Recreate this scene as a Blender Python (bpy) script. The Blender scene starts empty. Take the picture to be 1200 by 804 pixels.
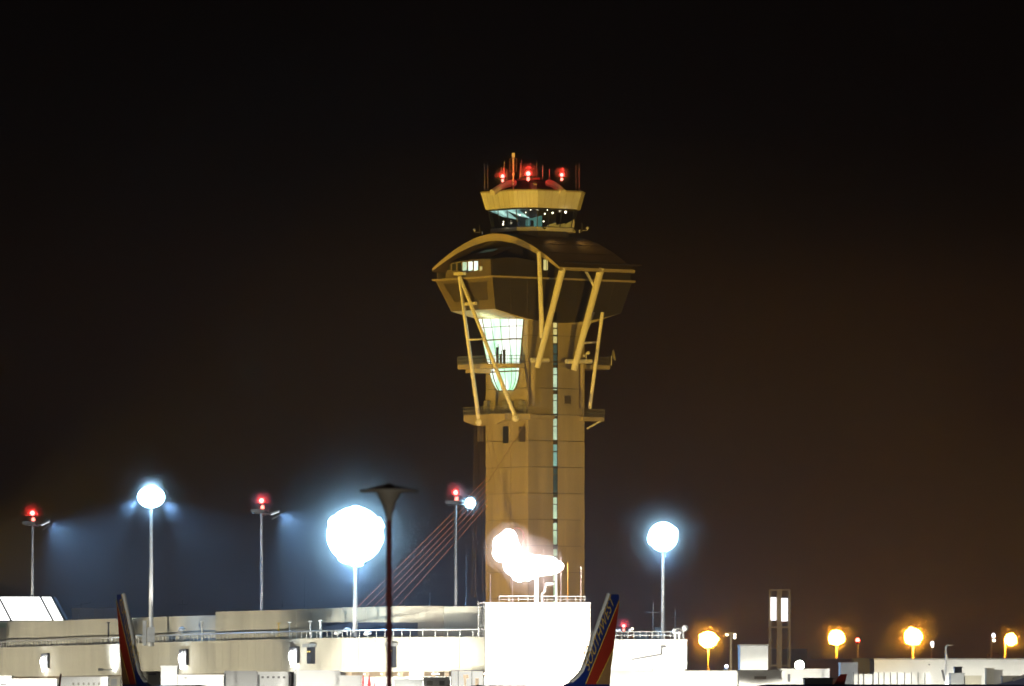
import bpy, math, random
from mathutils import Vector, Matrix
random.seed(7)
S = bpy.context.scene
C = S.collection
V = Vector
F = 10000.0          # focal length in photo pixels (1200 wide)
HZ = 830.0           # row of the horizon in the photo
CH = 3.5             # camera height

# ------------------------------------------------------------------ survey helpers
def at(px, py, s):
    """photo pixel + local scale (pixels per metre) -> point in the place"""
    return V(((px - 600) / s, F / s, CH + (HZ - py) / s))
def X(px, s): return (px - 600) / s
def Z(py, s): return CH + (HZ - py) / s

# ------------------------------------------------------------------ materials
def mat(name, col, rough=.6, metal=0., var=.18, scale=.6, bump=0., streak=0., spec=.5):
    m = bpy.data.materials.new(name); m.use_nodes = True
    nt = m.node_tree; n = nt.nodes; l = nt.links
    b = n['Principled BSDF']
    tc = n.new('ShaderNodeTexCoord')
    nz = n.new('ShaderNodeTexNoise'); nz.inputs['Scale'].default_value = scale
    nz.inputs['Detail'].default_value = 6
    mp = n.new('ShaderNodeMapping')
    mp.inputs['Scale'].default_value = (1, 1, .12 if streak else 1)
    l.new(tc.outputs['Object'], mp.inputs['Vector']); l.new(mp.outputs['Vector'], nz.inputs['Vector'])
    cr = n.new('ShaderNodeValToRGB')
    cr.color_ramp.elements[0].position = .3; cr.color_ramp.elements[1].position = .7
    k = 1 - var - streak
    cr.color_ramp.elements[0].color = (*[c * k for c in col], 1)
    cr.color_ramp.elements[1].color = (*[min(1, c * (1 + var * .6)) for c in col], 1)
    l.new(nz.outputs['Fac'], cr.inputs['Fac']); l.new(cr.outputs['Color'], b.inputs['Base Color'])
    b.inputs['Roughness'].default_value = rough; b.inputs['Metallic'].default_value = metal
    b.inputs['Specular IOR Level'].default_value = spec
    if bump:
        bp = n.new('ShaderNodeBump'); bp.inputs['Strength'].default_value = bump
        n2 = n.new('ShaderNodeTexNoise'); n2.inputs['Scale'].default_value = scale * 12
        l.new(tc.outputs['Object'], n2.inputs['Vector'])
        l.new(n2.outputs['Fac'], bp.inputs['Height']); l.new(bp.outputs['Normal'], b.inputs['Normal'])
    return m
def emit(name, col, st, var=0., scale=1., col2=None, stretch=(1, 1, 1), sample=True):
    m = bpy.data.materials.new(name); m.use_nodes = True
    nt = m.node_tree; n = nt.nodes; l = nt.links
    n.remove(n['Principled BSDF'])
    e = n.new('ShaderNodeEmission'); e.inputs['Strength'].default_value = st
    e.inputs['Color'].default_value = (*col, 1)
    if col2 or var:
        tc = n.new('ShaderNodeTexCoord'); mp = n.new('ShaderNodeMapping')
        mp.inputs['Scale'].default_value = stretch
        nz = n.new('ShaderNodeTexNoise'); nz.inputs['Scale'].default_value = scale; nz.inputs['Detail'].default_value = 3
        cr = n.new('ShaderNodeValToRGB')
        cr.color_ramp.elements[0].position = .36; cr.color_ramp.elements[1].position = .6
        c2 = col2 or tuple(c * (1 - var) for c in col)
        cr.color_ramp.elements[0].color = (*c2, 1); cr.color_ramp.elements[1].color = (*col, 1)
        l.new(tc.outputs['Object'], mp.inputs['Vector']); l.new(mp.outputs['Vector'], nz.inputs['Vector'])
        l.new(nz.outputs['Fac'], cr.inputs['Fac']); l.new(cr.outputs['Color'], e.inputs['Color'])
    if not sample: m.cycles.emission_sampling = 'NONE'
    l.new(e.outputs[0], n['Material Output'].inputs['Surface'])
    return m
def glass(name, tint, gloss=.25, rough=.03):
    m = bpy.data.materials.new(name); m.use_nodes = True
    nt = m.node_tree; n = nt.nodes; l = nt.links
    n.remove(n['Principled BSDF'])
    t = n.new('ShaderNodeBsdfTransparent'); t.inputs[0].default_value = (*tint, 1)
    g = n.new('ShaderNodeBsdfGlossy'); g.inputs['Roughness'].default_value = rough
    mx = n.new('ShaderNodeMixShader'); mx.inputs[0].default_value = gloss
    l.new(t.outputs[0], mx.inputs[1]); l.new(g.outputs[0], mx.inputs[2])
    l.new(mx.outputs[0], n['Material Output'].inputs['Surface'])
    return m

M = {}
M['apron'] = mat('apron_concrete', (.22, .21, .19), .85, var=.25, scale=.05, bump=.2)
M['concrete'] = mat('tower_precast_concrete', (.40, .33, .20), .85, var=.16, scale=.5, streak=.12, bump=.15)
def panel_variation(m, size, amt):
    nt = m.node_tree; n = nt.nodes; l = nt.links; b = n['Principled BSDF']
    src = b.inputs['Base Color'].links[0].from_socket
    tc = n.new('ShaderNodeTexCoord'); dv = n.new('ShaderNodeVectorMath'); dv.operation = 'DIVIDE'; dv.inputs[1].default_value = size
    ofs = n.new('ShaderNodeVectorMath'); ofs.operation = 'ADD'; ofs.inputs[1].default_value = (50.3, 50.7, 49.89)
    fl = n.new('ShaderNodeVectorMath'); fl.operation = 'FLOOR'; wn = n.new('ShaderNodeTexWhiteNoise')
    mr = n.new('ShaderNodeMapRange'); mr.inputs[3].default_value = 1 - amt; mr.inputs[4].default_value = 1 + amt
    mx = n.new('ShaderNodeMix'); mx.data_type = 'RGBA'; mx.blend_type = 'MULTIPLY'; mx.inputs[0].default_value = 1
    l.new(tc.outputs['Object'], dv.inputs[0]); l.new(dv.outputs[0], ofs.inputs[0]); l.new(ofs.outputs[0], fl.inputs[0]); l.new(fl.outputs[0], wn.inputs['Vector'])
    l.new(wn.outputs['Value'], mr.inputs[0]); l.new(src, mx.inputs[6]); l.new(mr.outputs[0], mx.inputs[7]); l.new(mx.outputs[2], b.inputs['Base Color'])
panel_variation(M['concrete'], (2.6, 2.6, 3.82), .09)
M['concrete_dark'] = mat('tower_joint', (.10, .08, .06), .9)
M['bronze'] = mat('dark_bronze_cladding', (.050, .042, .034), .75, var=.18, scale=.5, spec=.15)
M['bronze_roof'] = mat('dark_bronze_roofing', (.085, .062, .036), .72, var=.2, scale=.4, spec=.15)
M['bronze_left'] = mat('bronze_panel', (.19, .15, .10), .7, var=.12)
M['panel_dark'] = mat('dark_recess_panel', (.075, .058, .042), .8, var=.15)
M['trim'] = mat('pale_metal_trim', (.46, .38, .24), .55, var=.08)
M['cream'] = mat('cream_painted_steel', (.90, .86, .74), .5, var=.06, scale=1.5)
M['cab_white'] = mat('cab_white_panel', (.90, .87, .76), .6, var=.06, streak=.06)
M['steel'] = mat('galvanised_steel', (.5, .5, .48), .5, .6, var=.15, scale=2)
M['pole'] = mat('white_painted_pole', (.75, .75, .72), .5, var=.08, scale=1.)
M['dark'] = mat('dark_metal', (.04, .04, .045), .5, .3)
M['wall'] = mat('cream_wall_panel', (.46, .43, .34), .85, var=.1, scale=.25, streak=.14, bump=.15)
M['wall_white'] = mat('white_wall_panel', (.78, .77, .72), .8, var=.06, scale=.3, streak=.06)
M['wall_brown'] = mat('brown_wall', (.32, .24, .16), .85, var=.15)
M['wall_grey'] = mat('grey_wall', (.36, .34, .30), .85, var=.15)
M['roofing'] = mat('grey_roof_membrane', (.25, .25, .24), .9, var=.2)
M['white'] = mat('white_vehicle_paint', (.8, .8, .78), .4, var=.05)
M['grey'] = mat('grey_paint', (.22, .23, .23), .6, var=.2)
M['tyre'] = mat('black_rubber', (.02, .02, .02), .8)
M['window_dark'] = mat('dark_window_glass', (.03, .035, .05), .12, .2)
M['navy_band'] = mat('blue_grey_glazing', (.05, .07, .12), .25, .2)
M['plane_blue'] = mat('deep_blue_paint', (.008, .028, .19), .32, var=.06)
M['plane_red'] = mat('red_orange_paint', (.40, .035, .016), .22, var=.08)
M['plane_tan'] = mat('tan_gold_paint', (.42, .23, .09), .25, var=.12)
M['plane_gold'] = mat('yellow_paint', (.75, .48, .06), .35, var=.04)
M['polished'] = mat('polished_metal', (.8, .8, .82), .18, 1., var=.03)
M['cable'] = mat('orange_lit_cable', (.85, .36, .22), .6)  # orange light falling on the cables is put into their base colour
M['cable_dark'] = mat('brown_cable', (.24, .16, .11), .6)
M['lamp_dark'] = mat('dark_brown_fitting', (.30, .26, .20), .6)
M['lamp_post'] = mat('dark_red_brown_post', (.16, .02, .018), .6)
M['red_paint'] = mat('red_tarpaulin', (.4, .03, .04), .6)
# things that give off light
M['lens_white'] = emit('cool_white_lamp', (.36, .70, 1.), 30.)
M['lens_white_rim'] = emit('cool_white_rim_lamp', (.36, .70, 1.), 30., sample=False)
M['lens_sodium_rim'] = emit('sodium_rim_lamp', (1., .36, .022), 420., sample=False)
M['lens_flood'] = emit('white_flood_lens', (1., .92, .90), 20.)
M['lens_dim'] = emit('lamp_seen_from_side', (.85, .9, 1.), 2.5)
M['lens_sodium'] = emit('sodium_lamp', (1., .36, .022), 560.)
M['lens_added_sodium'] = emit('added_sodium_lens', (1., .45, .07), 60.)
M['lens_red'] = emit('red_obstruction_lamp', (1., .035, .03), 60.)
M['lens_red_soft'] = emit('red_lamp_lower_tier', (1., .16, .12), 8.)
M['lens_warm'] = emit('small_warm_lamp', (1., .86, .6), 10.)
M['lens_violet'] = emit('small_cold_lamp', (.8, .8, 1.), 8.)
M['lit_lobby'] = emit('lit_lobby_glass', (.95, 1., .91), 2.2, scale=.55, col2=(.40, .86, .50), stretch=(1, 1, .35))
M['lit_green'] = emit('lit_window_green', (.72, .95, .62), 1.15, var=.35, scale=.5)
M['lit_teal'] = emit('lit_window_teal', (.45, .85, .68), .8, var=.35, scale=.5)
M['lit_yellow'] = emit('lit_window_yellow', (1., .85, .30), 1.0, var=.3, scale=.6)
M['dim_green'] = emit('dim_window_green', (.10, .16, .11), .6, var=.4, scale=.5)
M['lit_skylight'] = emit('lit_skylight', (1., 1., .97), 3.)
M['lit_panel'] = emit('lit_sign_panel', (1., .97, 1.), 3.)
M['lit_ceiling'] = emit('lit_cab_ceiling', (.68, .98, .9), 1.7, scale=.6, col2=(.05, .16, .16))
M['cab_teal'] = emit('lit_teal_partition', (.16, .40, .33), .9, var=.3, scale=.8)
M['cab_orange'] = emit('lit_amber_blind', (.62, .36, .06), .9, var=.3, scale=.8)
M['cab_glass'] = glass('cab_glass', (.75, .85, .8), .12)
M['dark_glass'] = mat('tinted_glass', (.03, .045, .04), .08, 0.)

# ------------------------------------------------------------------ mesh builder
WM = {}
class MB:
    def __init__(s): s.v = []; s.f = []
    def quadstrip(s, loops, closed=True, capA=False, capB=False):
        b = len(s.v); n = len(loops[0])
        for L in loops: s.v += [V(p) for p in L]
        for i in range(len(loops) - 1):
            for j in range(n if closed else n - 1):
                k = (j + 1) % n
                s.f.append((b + i*n + j, b + i*n + k, b + (i+1)*n + k, b + (i+1)*n + j))
        if capA: s.f.append(tuple(b + j for j in range(n))[::-1])
        if capB: s.f.append(tuple(b + (len(loops)-1)*n + j for j in range(n)))
        return s
    def poly(s, pts):
        b = len(s.v); s.v += [V(p) for p in pts]; s.f.append(tuple(range(b, b + len(pts)))); return s
    def box(s, x0, x1, y0, y1, z0, z1):
        return s.quadstrip([[(x0,y0,z),(x1,y0,z),(x1,y1,z),(x0,y1,z)] for z in (z0, z1)], True, True, True)
    def prism(s, plan, z0, z1, plan2=None):
        return s.quadstrip([[(p[0],p[1],z0) for p in plan], [(p[0],p[1],z1) for p in (plan2 or plan)]], True, True, True)
    def extrude(s, pts, d):
        d = V(d); return s.quadstrip([[V(p) for p in pts], [V(p) + d for p in pts]], True, True, True)
    def tube(s, a, b, r0, r1=None, n=10):
        a = V(a); b = V(b); r1 = r0 if r1 is None else r1
        w = (b - a).normalized(); u = w.orthogonal().normalized(); t = w.cross(u)
        L = [[p + (u*math.cos(2*math.pi*i/n) + t*math.sin(2*math.pi*i/n))*r for i in range(n)] for p, r in ((a, r0), (b, r1))]
        return s.quadstrip(L, True, True, True)
    def path(s, pts, r, n=8):
        for a, b in zip(pts, pts[1:]): s.tube(a, b, r, r, n)
        return s
    def beam(s, a, b, w, h):
        a = V(a); b = V(b); d = (b - a).normalized()
        u = d.cross(V((0,0,1)));  u = u.normalized() if u.length > 1e-4 else V((1,0,0))
        t = u.cross(d)
        L = [[p + u*(w/2*i) + t*(h/2*j) for i, j in ((-1,-1),(1,-1),(1,1),(-1,1))] for p in (a, b)]
        return s.quadstrip(L, True, True, True)
    def lathe(s, c, prof, n=20, axis=None):
        c = V(c)
        L = []
        for r, z in prof:
            ring = []
            for i in range(n):
                a = 2*math.pi*i/n
                p = V((r*math.cos(a), r*math.sin(a), z))
                if axis is not None: p = axis @ p
                ring.append(c + p)
            L.append(ring)
        return s.quadstrip(L, True, True, True)
    def ball(s, c, r, n=14, m=8, sq=(1,1,1), lump=0.):
        prof = []
        b = len(s.v)
        for i in range(m + 1):
            a = math.pi*i/m
            for j in range(n):
                t = 2*math.pi*j/n
                k = r*(1 + lump*(random.random() - .5))
                s.v.append(V(c) + V((k*sq[0]*math.sin(a)*math.cos(t), k*sq[1]*math.sin(a)*math.sin(t), -k*sq[2]*math.cos(a))))
        for i in range(m):
            for j in range(n):
                k = (j+1) % n
                s.f.append((b+i*n+j, b+i*n+k, b+(i+1)*n+k, b+(i+1)*n+j))
        return s
    def build(s, name, m, parent=None, loc=None, smooth=False, local=False):
        """verts are in the place's coordinates, or in the parent's when local"""
        me = bpy.data.meshes.new(name)
        if parent is not None:
            inv = Matrix() if local else WM[parent.name].inverted()
        else:
            inv = Matrix.Translation(-V(loc)) if loc is not None else Matrix()
        me.from_pydata([inv @ v for v in s.v], [], s.f)
        me.validate(); 
        import bmesh
        bm = bmesh.new(); bm.from_mesh(me); bmesh.ops.remove_doubles(bm, verts=bm.verts, dist=1e-5)
        bmesh.ops.recalc_face_normals(bm, faces=bm.faces); bm.to_mesh(me); bm.free()
        if smooth:
            for p in me.polygons: p.use_smooth = True
            me.set_sharp_from_angle(angle=math.radians(35))
        me.materials.append(m if not isinstance(m, str) else M[m])
        o = bpy.data.objects.new(name, me); C.objects.link(o)
        if parent is not None:
            o.parent = parent; WM[o.name] = WM[parent.name]
        else:
            if loc is not None: o.location = loc
            WM[o.name] = Matrix.Translation(V(loc)) if loc is not None else Matrix()
        return o
def tag(o, label=None, cat=None, group=None, kind=None):
    if label: o['label'] = label
    if cat: o['category'] = cat
    if group: o['group'] = group
    if kind: o['kind'] = kind
    return o
def thing(name, label, cat, loc=(0,0,0), rz=0, group=None):
    o = bpy.data.objects.new(name, None); C.objects.link(o)
    o.empty_display_size = .5
    o.location = loc; o.rotation_euler = (0, 0, rz)
    WM[o.name] = Matrix.Translation(V(loc)) @ Matrix.Rotation(rz, 4, 'Z')
    return tag(o, label, cat, group)
def dup(root, loc, rz=0, label=None, group=None):
    def cp(o, par):
        c = o.copy(); C.objects.link(c)
        if par: c.parent = par
        for ch in list(o.children): cp(ch, c)
        return c
    r = cp(root, None); r.location = loc; r.rotation_euler = (0, 0, rz)
    if label: r['label'] = label
    if group: r['group'] = group
    return r
def point(name, loc, col, w, parent=None, radius=.3):
    d = bpy.data.lights.new(name, 'POINT'); d.color = col; d.energy = w; d.shadow_soft_size = radius
    o = bpy.data.objects.new(name, d); C.objects.link(o)
    _par(o, loc, parent); return o
def _par(o, loc, parent, rot=None):
    m = Matrix.Translation(V(loc))
    if rot is not None: m = m @ rot
    if parent is not None:
        o.parent = parent; o.matrix_local = WM[parent.name].inverted() @ m
    else: o.matrix_world = m
def spot(name, loc, target, col, w, angle=70, blend=.6, parent=None, radius=.3):
    d = bpy.data.lights.new(name, 'SPOT'); d.color = col; d.energy = w; d.shadow_soft_size = radius
    d.spot_size = math.radians(angle); d.spot_blend = blend
    o = bpy.data.objects.new(name, d); C.objects.link(o)
    q = (V(target) - V(loc)).to_track_quat('-Z', 'Y').to_matrix().to_4x4()
    _par(o, loc, parent, q); return o

_halo = {}
def add_halo(o, c, R_, k, L, r):  # added volume, imitates the bloom round a lamp
    """added ball of thin scattering air that gives a lamp its soft lens bloom"""
    d = round(k*2.4/(L*r), 5)
    if d not in _halo:
        m = bpy.data.materials.new('lamp_halo'); m.use_nodes = True
        n = m.node_tree.nodes; n.remove(n['Principled BSDF'])
        v = n.new('ShaderNodeVolumePrincipled'); v.inputs['Density'].default_value = d
        v.inputs['Color'].default_value = (.95,.95,.95,1); v.inputs['Anisotropy'].default_value = .2
        m.node_tree.links.new(v.outputs[0], n['Material Output'].inputs['Volume'])
        _halo[d] = m
    return MB().ball(c, R_, 32, 24).build('lamp_halo', _halo[d], o, smooth=True)
WHITE = (.80, .90, 1.); BLUE = (.24, .52, 1.); SOD = (1., .60, .055); RED = (1., .03, .02)

# ================================================================== SETTING
g = MB().poly([(-4000,-300,0),(4000,-300,0),(4000,6500,0),(-4000,6500,0)]).build('ground', 'apron')
tag(g, 'pale concrete apron and open ground around the airport', 'ground', kind='structure')

# ================================================================== CONTROL TOWER
X0, Y0 = (627 - 600) / 8.03, F / 8.03
RZ = math.atan2(.6, .8)
def TR(px, py, y0):
    k = (px - 600) / F
    x = (k*(Y0 + .8*y0) - X0 + .6*y0) / (.8 - .6*k)
    return V((x, y0, CH + (HZ - py)*(Y0 + .6*x + .8*y0)/F))
def TL(px, py, x0):
    k = (px - 600) / F
    y = (X0 + .8*x0 - k*(Y0 + .6*x0)) / (.6 + .8*k)
    return V((x0, y, CH + (HZ - py)*(Y0 + .6*x0 + .8*y)/F))
def TD(px, py, d):
    Y = Y0 + d; X_ = (px - 600)/F*Y - X0
    return V((.8*X_ + .6*d, -.6*X_ + .8*d, CH + (HZ - py)*Y/F))
TW = thing('control_tower', 'tall tan airport control tower with flared dark crown and splayed struts', 'control tower', (X0, Y0, 0), RZ)
def tb(mb, name, m, parent=None, smooth=False):
    return mb.build(name, m, parent or TW, local=True, smooth=smooth)
H = 5.15
# --- shaft: dark core, precast panels one storey each with open joints, a recessed window slot
ztop = 61.0
core = MB().box(-H+.3, H-.3, -H+.3, H-.3, 0, ztop)
tb(core, 'shaft_core', 'concrete_dark')
pan = MB(); z = 0.4; st = 3.82; gp = .08
slot0, slot1 = TR(648.2, 550, -H).x, TR(653.8, 550, -H).x
levels = []
while z < ztop:
    z1 = min(z + st - gp, ztop); levels.append((z, z1))
    pan.box(-H, slot0, -H, -H+.3, z, z1); pan.box(slot1, H, -H, -H+.3, z, z1)          # face with the slot
    for a, b in ((-H+.305, -1.0), (-1.0+gp, H-.305)):
        pan.box(-H, -H+.3, a, b, z, z1)
        pan.box(H-.3, H, a, b, z, z1)
    pan.box(-H, H, H-.3, H, z, z1)
    z += st
tb(pan, 'shaft', 'concrete')
# --- window slot
segs = [(376,384,'lit_yellow'),(385.5,393,'lit_yellow'),(394,402,'lit_yellow'),(404,414,'dim_green'),(415.5,428,'dim_green'),
        (431,438.5,'lit_green'),(439.5,457,'lit_green'),(462,469,'lit_green'),(470,487,'lit_green'),(490.5,499,'lit_green'),
        (500,517,'lit_green'),(521,528.5,'lit_teal'),(530,547,'lit_teal'),(549,556,'dim_green'),(557,580,'dim_green'),(583,590.5,'lit_green'),
        (591.5,608.5,'lit_green'),(613,621,'lit_green'),(622,638,'lit_green'),(643.5,651.5,'lit_green'),(653,669,'lit_green'),
        (673,681,'lit_green'),(682,699,'lit_green'),(704,711,'lit_green'),(712,729,'lit_green')]
for a, b, mm in segs:
    w = MB(); za = TR(651, b, -H).z; zb = TR(651, a, -H).z
    w.box(slot0+.03, slot1-.03, -H+.16, -H+.22, za, zb)
    tb(w, 'window', mm)
fr = MB()
for z, z1 in levels:
    fr.box(slot0, slot1, -H+.12, -H+.28, z-.12, z+.12)
for x in (slot0+.03, slot1-.03): fr.box(x-.03, x+.03, -H+.05, -H+.25, 0.4, ztop)
tb(fr, 'slot_frame', 'dark')
# --- small dark windows
def dark_window_left(px0, px1, py0, py1):
    a = TL(px0, py1, -H); b = TL(px1, py0, -H)
    o = tb(MB().box(-H-.02, -H+.1, min(a.y,b.y), max(a.y,b.y), a.z, b.z), 'window', 'window_dark')
    f = MB(); y0, y1 = min(a.y,b.y), max(a.y,b.y)
    for q in ((y0-.08,y0,a.z-.08,b.z+.08),(y1,y1+.08,a.z-.08,b.z+.08),(y0,y1,a.z-.08,a.z),(y0,y1,b.z,b.z+.08)):
        f.box(-H-.06, -H+.1, *q)
    tb(f, 'frame', 'dark', o)
dark_window_left(590, 595.5, 500, 519)
a = TR(661.5, 473, -H); b = TR(669, 463.5, -H)
tb(MB().box(a.x, b.x, -H-.03, -H+.1, a.z, b.z), 'vent_panel', 'panel_dark')

# --- glazed lobby bay on the face
zt, zb_ = TL(586, 368, -6.5).z, TL(592, 458, -5.5).z
top = [(-5.16,-4.3),(-6.3,-4.0),(-6.9,-2.8),(-7.05,-.8),(-7.05,1.5),(-7.05,3.6),(-6.9,4.9),(-5.16,5.12)]
bot = [(-5.16,-2.75),(-5.45,-2.6),(-5.58,-2.0),(-5.62,-.6),(-5.62,.7),(-5.6,1.9),(-5.5,2.6),(-5.16,2.8)]
loops = []
for i in range(17):
    t = i/12 if i < 10 else .75 + .25*math.sin((i-9)/7*math.pi/2)
    sh = 1. if t < .8 else math.sqrt(max(.02, 1 - ((t-.8)/.2)**2*.62))
    cy = sum(p[1] for p in bot)/8
    loops.append([(A[0]*(1-t)+B[0]*t if j not in (0,7) else -5.16, (A[1]*(1-t)+B[1]*t - cy)*sh + cy, zt*(1-t)+zb_*t) for j, (A, B) in enumerate(zip(top, bot))])
bay = MB().quadstrip(loops, False)
bo = tb(bay, 'lobby_glazing', 'lit_lobby')
mu = MB()
for j in range(1, 7):
    mu.path([V(L[j]) + V((-.05,0,0)) for L in loops], .045 if j not in (5,) else .09, 6)
for i in (2, 4, 8, 9):
    mu.path([V(p) + V((-.06,0,0)) for p in loops[i]], .05 if i == 2 else .11, 6)
mu.path([V(p) + V((-.06,0,0)) for p in loops[16]], .09, 6)
for j in (0, 7): mu.path([V(L[j]) + V((-.05,0,0)) for L in loops], .1, 6)
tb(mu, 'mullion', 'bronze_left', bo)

# --- crown: lower hull
zbelt = TL(577, 324, -13).z
zlow = TL(583, 361.5, -12.1).z
xb0, xb1, yb0, yb1 = -13.0, 12.5, -7.0, 6.9
xl0, xl1, yl0, yl1 = -11.7, 11.2, -6.0, 4.8
N = 16
def face_pts(x0, x1, y, z, sag):   # along the slot face
    return [V((x0 + (x1-x0)*i/N, y, z - sag*math.sin(math.pi*i/N))) for i in range(N+1)]
tA, tB = face_pts(xb0, xb1, yb0, zbelt, 0), face_pts(xl0, xl1, yl0, zlow, 1.75)
bA, bB = face_pts(xb0, xb1, yb1, zbelt, 0), face_pts(xl0, xl1, yl1, zlow, 1.75)
hull = MB().quadstrip([tA, tB], False).quadstrip([bA, bB], False)
hull.poly([tA[-1], tB[-1], bB[-1], bA[-1]])
tb(hull, 'crown_hull', 'bronze', smooth=True)
# sheet joints on the hull
jm = MB()
for i in range(2, N, 2): jm.beam(tA[i]+V((0,-.01,0)), tB[i]+V((0,-.01,0)), .05, .05)
tb(jm, 'cladding_joint', 'panel_dark')
lf = MB().poly([tA[0], bA[0], bB[0], tB[0]])
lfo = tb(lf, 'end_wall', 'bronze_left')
def on_end(fy, fz, out=.0):
    t0 = tA[0].lerp(bA[0], fy); t1 = tB[0].lerp(bB[0], fy)
    return t0.lerp(t1, fz) + V((-out, 0, 0))
rp = [on_end(.10,.14,.03), on_end(.89,.12,.03), on_end(.83,.72,.03), on_end(.12,.72,.03)]
tb(MB().extrude(rp, (.02,0,0)), 'recessed_panel', 'panel_dark')
tb(MB().path(rp + [rp[0]], .05, 4), 'panel_frame', 'bronze_left')
sof = MB()
inner = [V((-H-1.6,-H-.2,zlow-1.3)), V((H,-H-.2,zlow-1.9)), V((H,H,zlow-1.4)), V((-H-1.6,H,zlow-1.0))]
sof.poly([tB[0], bB[0], inner[3], inner[0]])
sof.poly([bB[-1], tB[-1], inner[1], inner[2]])
for i in range(N):
    a0 = inner[0].lerp(inner[1], i/N); a1 = inner[0].lerp(inner[1], (i+1)/N)
    sof.poly([tB[i], a0, a1, tB[i+1]])
    a0 = inner[3].lerp(inner[2], i/N); a1 = inner[3].lerp(inner[2], (i+1)/N)
    sof.poly([bB[i], bB[i+1], a1, a0])
tb(sof, 'soffit', mat('soffit_boards', (.55,.47,.32), .8, var=.1))
belt = MB()
e = .35
for z0, z1, ee in ((zbelt-.12, zbelt+.16, e),):
    o_ = [(xb0-ee,yb0-ee),(xb1+ee,yb0-ee),(xb1+ee,yb1+ee),(xb0-ee,yb1+ee)]
    belt.prism(o_, z0, z1)
tb(belt, 'belt_ledge', 'trim')
# --- vault roof: arch A->B is the open gable, generators run along +x
A_, B_ = V((-15.5, 4.2, 0)), V((-3.1, -10.0, 0))
zE = TR(655, 313.5, -10).z
HR = 5.0; LEN = 13.7
def arch(t, lift=0., back=0.):
    p = A_.lerp(B_, t); d = abs(2*t - 1)
    return V((p.x + back, p.y, zE + HR*(1 - d**1.8) + lift))
NT = 36
up = [arch(i/NT) for i in range(NT+1)]
roof = MB()
outer = [up, [p + V((LEN,0,0)) for p in up]]
innr = [[p + V((0,0,-.45)) for p in up], [p + V((LEN,0,-.45)) for p in up]]
roof.quadstrip(outer, False); roof.quadstrip(innr, False)
for i in range(NT):
    roof.poly([up[i]+V((LEN,0,0)), up[i+1]+V((LEN,0,0)), up[i+1]+V((LEN,0,-.45)), up[i]+V((LEN,0,-.45))])
roof.poly([up[0], up[0]+V((LEN,0,0)), up[0]+V((LEN,0,-.45)), up[0]+V((0,0,-.45))])
tb(roof, 'roof', 'bronze_roof', smooth=True)
seam = MB()
for i in range(3, NT-1, 4): seam.beam(up[i]+V((.3,0,.03)), up[i]+V((LEN-.1,0,.03)), .09, .06)
tb(seam, 'roof_seam', 'bronze')
fa = MB()
nrm = (B_ - A_).cross(V((0,0,1))).normalized()
if nrm.y > 0: nrm = -nrm
lo = []
for i in range(NT+1):
    t = i/NT
    lo.append(up[i] + V((0,0,-.25 - .75*math.sin(math.pi*min(1, max(0, t)))**.7)))
fa.quadstrip([[p + V((0,0,.06)) for p in up], lo, [p - nrm*.3 for p in lo], [p + V((0,0,.06)) - nrm*.3 for p in up]], False)
fa.quadstrip([[p + V((0,0,.06)) - nrm*.3 for p in up], [p + V((0,0,.06)) for p in up]], False)
tb(fa, 'arch_fascia', 'trim', smooth=True)
ev = MB().box(B_.x, B_.x+LEN, -10.12, -9.95, zE-.38, zE+.08)
tb(ev, 'eave_fascia', 'trim')
# gable wall set back under the arch
gw = MB(); off = -nrm*2.0
pts = [V((arch(t).x, arch(t).y, arch(t).z-.4)) + off for t in [.02+.96*i/20 for i in range(21)]]
gw.extrude([V((pts[0].x, pts[0].y, zbelt+.1))] + pts + [V((pts[-1].x, pts[-1].y, zbelt+.1))], -nrm*.3)
tb(gw, 'gable_wall', 'bronze')
# upper walls between belt and roof
uw = MB()
prof = [(-13.0, TL(575,304,-13).z), (-10.5, TL(575,301,-13).z), (-8.6, zE+1.4), (-5.2, zE+1.0), (-3, zE+.7), (12.2, zE+.7)]
uw.extrude([V((-13.0,-7.0,zbelt+.1))] + [V((x,-7.0,z)) for x, z in prof] + [V((12.2,-7.0,zbelt+.1))], (0,.3,0))
uw.box(11.9, 12.2, -6.7, 6.9, zbelt+.1, zE+.7)
uw.box(-6, 11.9, 6.6, 6.9, zbelt+.1, zE+.7)
uw.box(-2, 12.2, -9.7, 6.9, zE+.72, zE+.9)
tb(uw, 'upper_wall', 'bronze')
# window box at the end face, curved eyebrow top
eyeb = []
for i in range(15):
    px = 512 + (575-512)*i/14
    py = 303.5 + 10.5*((1 - i/14))**2.6
    eyeb.append(TL(px, py, -13.0))
faceb = [TL(575, 323, -13.0), TL(512, 327, -13.0)]
wb = MB().extrude([*eyeb, *faceb], (.3, 0, 0))
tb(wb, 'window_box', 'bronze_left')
sl = MB()
back = [V((-9.0, p.y*.8-1.5, p.z + 1.75)) for p in eyeb]
sl.quadstrip([[p + V((-.35,0,.12)) for p in eyeb], [p + V((0,0,.12)) for p in back]], False)
tb(sl, 'eyebrow_roof', 'bronze_roof', smooth=True)
for i in (7, 8, 9, 10):
    a0 = eyeb[i].lerp(back[i], .25); a1 = eyeb[i].lerp(back[i], .8); b0 = eyeb[i].lerp(eyeb[i+1], .55).lerp(back[i].lerp(back[i+1], .55), .25); b1 = eyeb[i].lerp(eyeb[i+1], .55).lerp(back[i].lerp(back[i+1], .55), .8)
    tb(MB().extrude([p + V((0,0,.16)) for p in (a0, b0, b1, a1)], (0,0,.03)), 'skylight', 'dim_green')  # dim green glow stands in for reflections in the sloped glazing
wpx = [(515.5,521.5,'dark_glass'),(522.5,528.5,'dark_glass'),(529.5,535,'dark_glass'),(536,541,'dark_glass'),(542,547.5,'lit_green'),(548.8,554.2,'lit_lobby'),(555.5,560.5,'lit_lobby'),(562,565.5,'lit_yellow')]
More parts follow.
